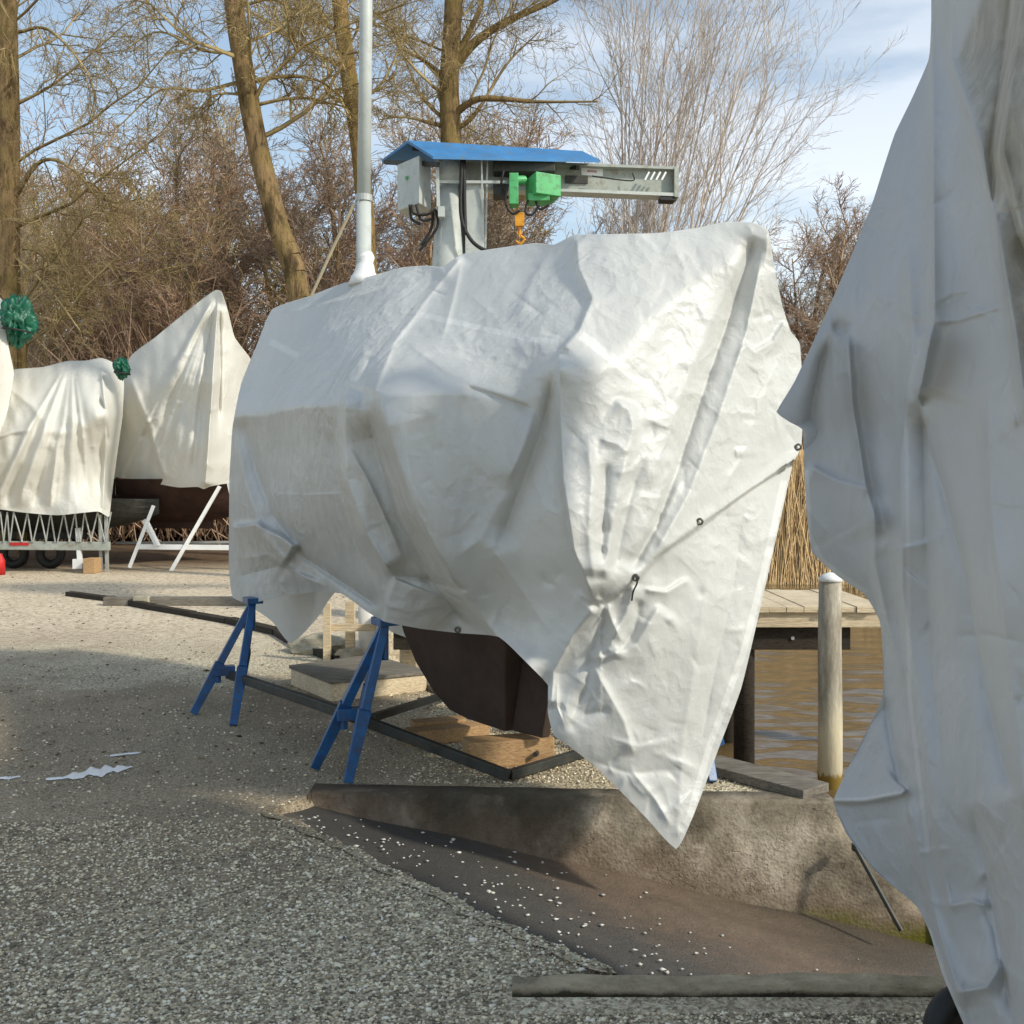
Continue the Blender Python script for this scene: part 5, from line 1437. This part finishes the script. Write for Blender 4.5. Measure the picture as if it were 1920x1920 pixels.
guided(4, [(850, 1000, 26), (848, 600, 26), (845, 260, 26), (842, 150, 26), (850, 0, 26), (855, -300, 26)], 0.30, 0.2, c4g, 'tall lichen-covered tree behind the blue crane roof with long spreading limbs',
       [([(848, 130, 26), (890, 80, 26), (950, 40, 26), (1040, 0, 26), (1100, -40, 26)], 0.14), ([(848, 120, 26), (880, 60, 26), (905, 0, 26), (915, -60, 26)], 0.10), ([(850, 215, 26), (900, 185, 25.5), (1000, 190, 25.5), (1120, 190, 25.5)], 0.10), ([(850, 245, 26), (890, 215, 26), (950, 120, 26), (1010, 60, 26)], 0.07), ([(840, 150, 26), (790, 110, 26), (740, 80, 26), (710, 20, 26)], 0.07), ([(840, 230, 26), (790, 180, 26), (755, 100, 26)], 0.06), ([(845, 240, 26), (760, 220, 26), (710, 225, 26)], 0.06)])

# pale upright fan tree
fan = dict(steps=[8, 7, 5, 4], up=[0.02, 0.05, 0.06, 0.05], wob=[0.03, 0.06, 0.10, 0.15], taper=[0.75, 0.85, 0.9, 0.9], rmin=0.004, kids=[13, 9, 6], start=[0.22, 0.15, 0.15], ang=[22, 26, 30], len=[0.45, 0.5, 0.5], rad=[0.022, 0.010, 0.006])
t = Tree(12)
bs = G(1200, 975, 0); bs = Vector((P(1190, 900, 26).x, 27.5, 0))
rf_ = random.Random(8)
for (tx, ty) in ((1215, -60), (1265, -90), (1320, -60), (1370, -10), (1430, 30), (1470, 90), (1490, 190), (1300, 120), (1390, 180), (1240, 150), (1180, 60), (1160, -20)):
    e = P(tx, ty, 27.5 + rf_.uniform(-1.2, 1.2)); dvec = e - bs
    L_ = dvec.length
    q = pathpts([bs, bs + dvec * 0.35 + Vector((-0.35 * (tx - 1190) / 300, 0, 0.5)), bs + dvec * 0.7 + Vector((-0.2 * (tx - 1190) / 300, 0, 0.3)), e], 4); m_ = len(q)
    pp = [(p_, max(0.06 * (1 - 0.88 * i / (m_ - 1)), 0.007)) for i, p_ in enumerate(q)]
    t.add(pp); t.kids(pp, L_, 0, fan)
emit(t, 'fan', root('bare_tree', bs, 'pale grey tree fanning upward in many thin stems, right of the crane', 'tree'), TW_PALE, TW_PALE)

# background wood: six kinds, copied
def proto(seed, H, stems, cfg, bark_m, twig_m, label, group):
    t = Tree(seed); R = t.r
    for s in range(stems):
        d = Vector((R.gauss(0, 0.12), R.gauss(0, 0.12), 1))
        t.limb(Vector((R.gauss(0, 0.12), R.gauss(0, 0.12), 0)), d, H * R.uniform(0.8, 1.05), 0.13 if stems > 1 else 0.2, 0, cfg)
    ro = root('bare_tree', (0, 0, 0), label, 'tree', group)
    emit(t, 'bg', ro, bark_m, twig_m)
    return ro
wood = dict(steps=[8, 6, 4, 3], up=[0.02, 0.05, 0.04, 0.02], wob=[0.06, 0.13, 0.2, 0.25], taper=[0.8, 0.85, 0.9, 0.9], rmin=0.008, kids=[30, 14, 9], start=[0.04, 0.05, 0.03], ang=[44, 40, 40], len=[0.36, 0.55, 0.6], rad=[0.04, 0.018, 0.011])
wood2 = dict(wood); wood2['kids'] = [20, 13, 9]
GRPW = 'bare trees of the wood behind the yard'
protos = [proto(101, 11, 2, wood2, BARK, TW_RED, 'x', GRPW), proto(102, 11, 1, wood, BARK, TW_BROWN, 'x', GRPW), proto(103, 10, 3, wood2, BARK2, TW_OLIVE, 'x', GRPW), proto(104, 11, 1, wood, BARK, TW_RED, 'x', GRPW), proto(105, 10, 2, wood2, BARK2, TW_OLIVE, 'x', GRPW)]
kindtxt = {0: 'twin-stemmed red-brown tree', 1: 'brown twiggy tree', 2: 'olive many-stemmed tree', 3: 'slim red-brown tree', 4: 'olive-brown tree'}
def where(px):
    if px < 150: return 'above the low cream cover'
    if px < 330: return 'left of the pointed cover'
    if px < 500: return 'behind the pointed cover'
    if px < 680: return 'just left of the mast'
    if px < 840: return 'behind the crane cabinet'
    if px < 1060: return 'behind the green hoist'
    if px < 1290: return 'behind the crane jib'
    if px < 1460: return 'above the big white tarpaulin'
    return 'beside the right-hand boat'
rw = random.Random(42)
used = set()
slots = []
for row, (d0, n_r, ztop) in enumerate(((30, 17, 0.88), (35, 19, 1.12), (41, 21, 1.35))):
    for i in range(n_r):
        slots.append((-60 + (1780 + 60) * (i + rw.uniform(0.15, 0.85)) / n_r, d0 + rw.uniform(-2, 2), ztop * rw.uniform(0.82, 1.12), row))
rowtxt = ['front', 'middle', 'back']
seen = {}
for (px, d, s, row) in slots:
    w_ = [0, 1, 2, 3, 4]
    k = rw.choice([2, 2, 4, 0, 1] if px < 250 else ([0, 0, 3, 1, 4] if px < 800 else [1, 0, 3, 4, 1]))
    fall = 1.0
    if px > 1000: fall = 0.72
    if px > 1380: fall = 0.70
    if 1180 < px < 1440: fall = 0.62
    hgt = ('tall ' if s > 0.95 else 'lower ') 
    key = (k, where(px), row)
    seen[key] = seen.get(key, 0) + 1
    lab = hgt + kindtxt[k] + ', ' + rowtxt[row] + ' of the wood ' + where(px)
    if seen[key] > 1: lab = lab + (', right-hand one' if seen[key] == 2 else ', rightmost one')
    loc = ((px - 960) * d / F, d, 0)
    if k not in used:
        o = protos[k]; used.add(k); o.location = loc; o.rotation_euler = (0, 0, rw.uniform(0, 6.28)); o.scale = (s * fall * 1.05, s * fall * 1.05, s * fall); o['label'] = lab
    else:
        dup(protos[k], loc, rw.uniform(0, 6.28), (s * fall * 1.05, s * fall * 1.05, s * fall), lab, GRPW)
# tangled undergrowth at the foot of the wood: nobody could count it
n_t = 70000
x = RNG.uniform(-19, 16, n_t); y = RNG.uniform(25.8, 46, n_t); 
keep = ~((x > 1.5) & (y < 27.5)); x, y = x[keep], y[keep]; n_t = len(x)
x = x * (0.6 + y / 46 * 0.6)
h = RNG.uniform(0.8, 5.2, n_t) * (0.7 + 0.5 * np.sin(x * 0.9) * np.sin(x * 0.37 + 1))
z0 = RNG.random(n_t) ** 1.4 * 2.6
dx = RNG.normal(0, 0.42, n_t); dy = RNG.normal(0, 0.3, n_t)
p0 = np.stack([x, y, z0], -1); p1 = p0 + np.stack([dx * h, dy * h, h * 0.75], -1)
prop(link_mesh('undergrowth', tube_mesh('undergrowth', np.concatenate([p0, p1, np.full((n_t, 1), 0.02), np.full((n_t, 1), 0.007)], 1), 3), TW_RED), 'tangled red-brown undergrowth along the foot of the wood', 'undergrowth', kind='stuff')
# reeds on the far bank
n_t = 42000
x = RNG.uniform(1.5, 13, n_t); y = 24.6 + (x - 1.5) * 0.05 + RNG.uniform(0, 2.2, n_t) ** 1.0
h = RNG.uniform(1.6, 3.3, n_t); dx = RNG.normal(0, 0.10, n_t)
p0 = np.stack([x, y, np.full(n_t, -0.85)], -1); p1 = p0 + np.stack([dx * h, RNG.normal(0, 0.08, n_t) * h, h], -1)
prop(link_mesh('reeds', tube_mesh('reeds', np.concatenate([p0, p1, np.full((n_t, 1), 0.011), np.full((n_t, 1), 0.006)], 1), 3), REED), 'tall dry golden reeds on the far bank of the water', 'reeds', kind='stuff')
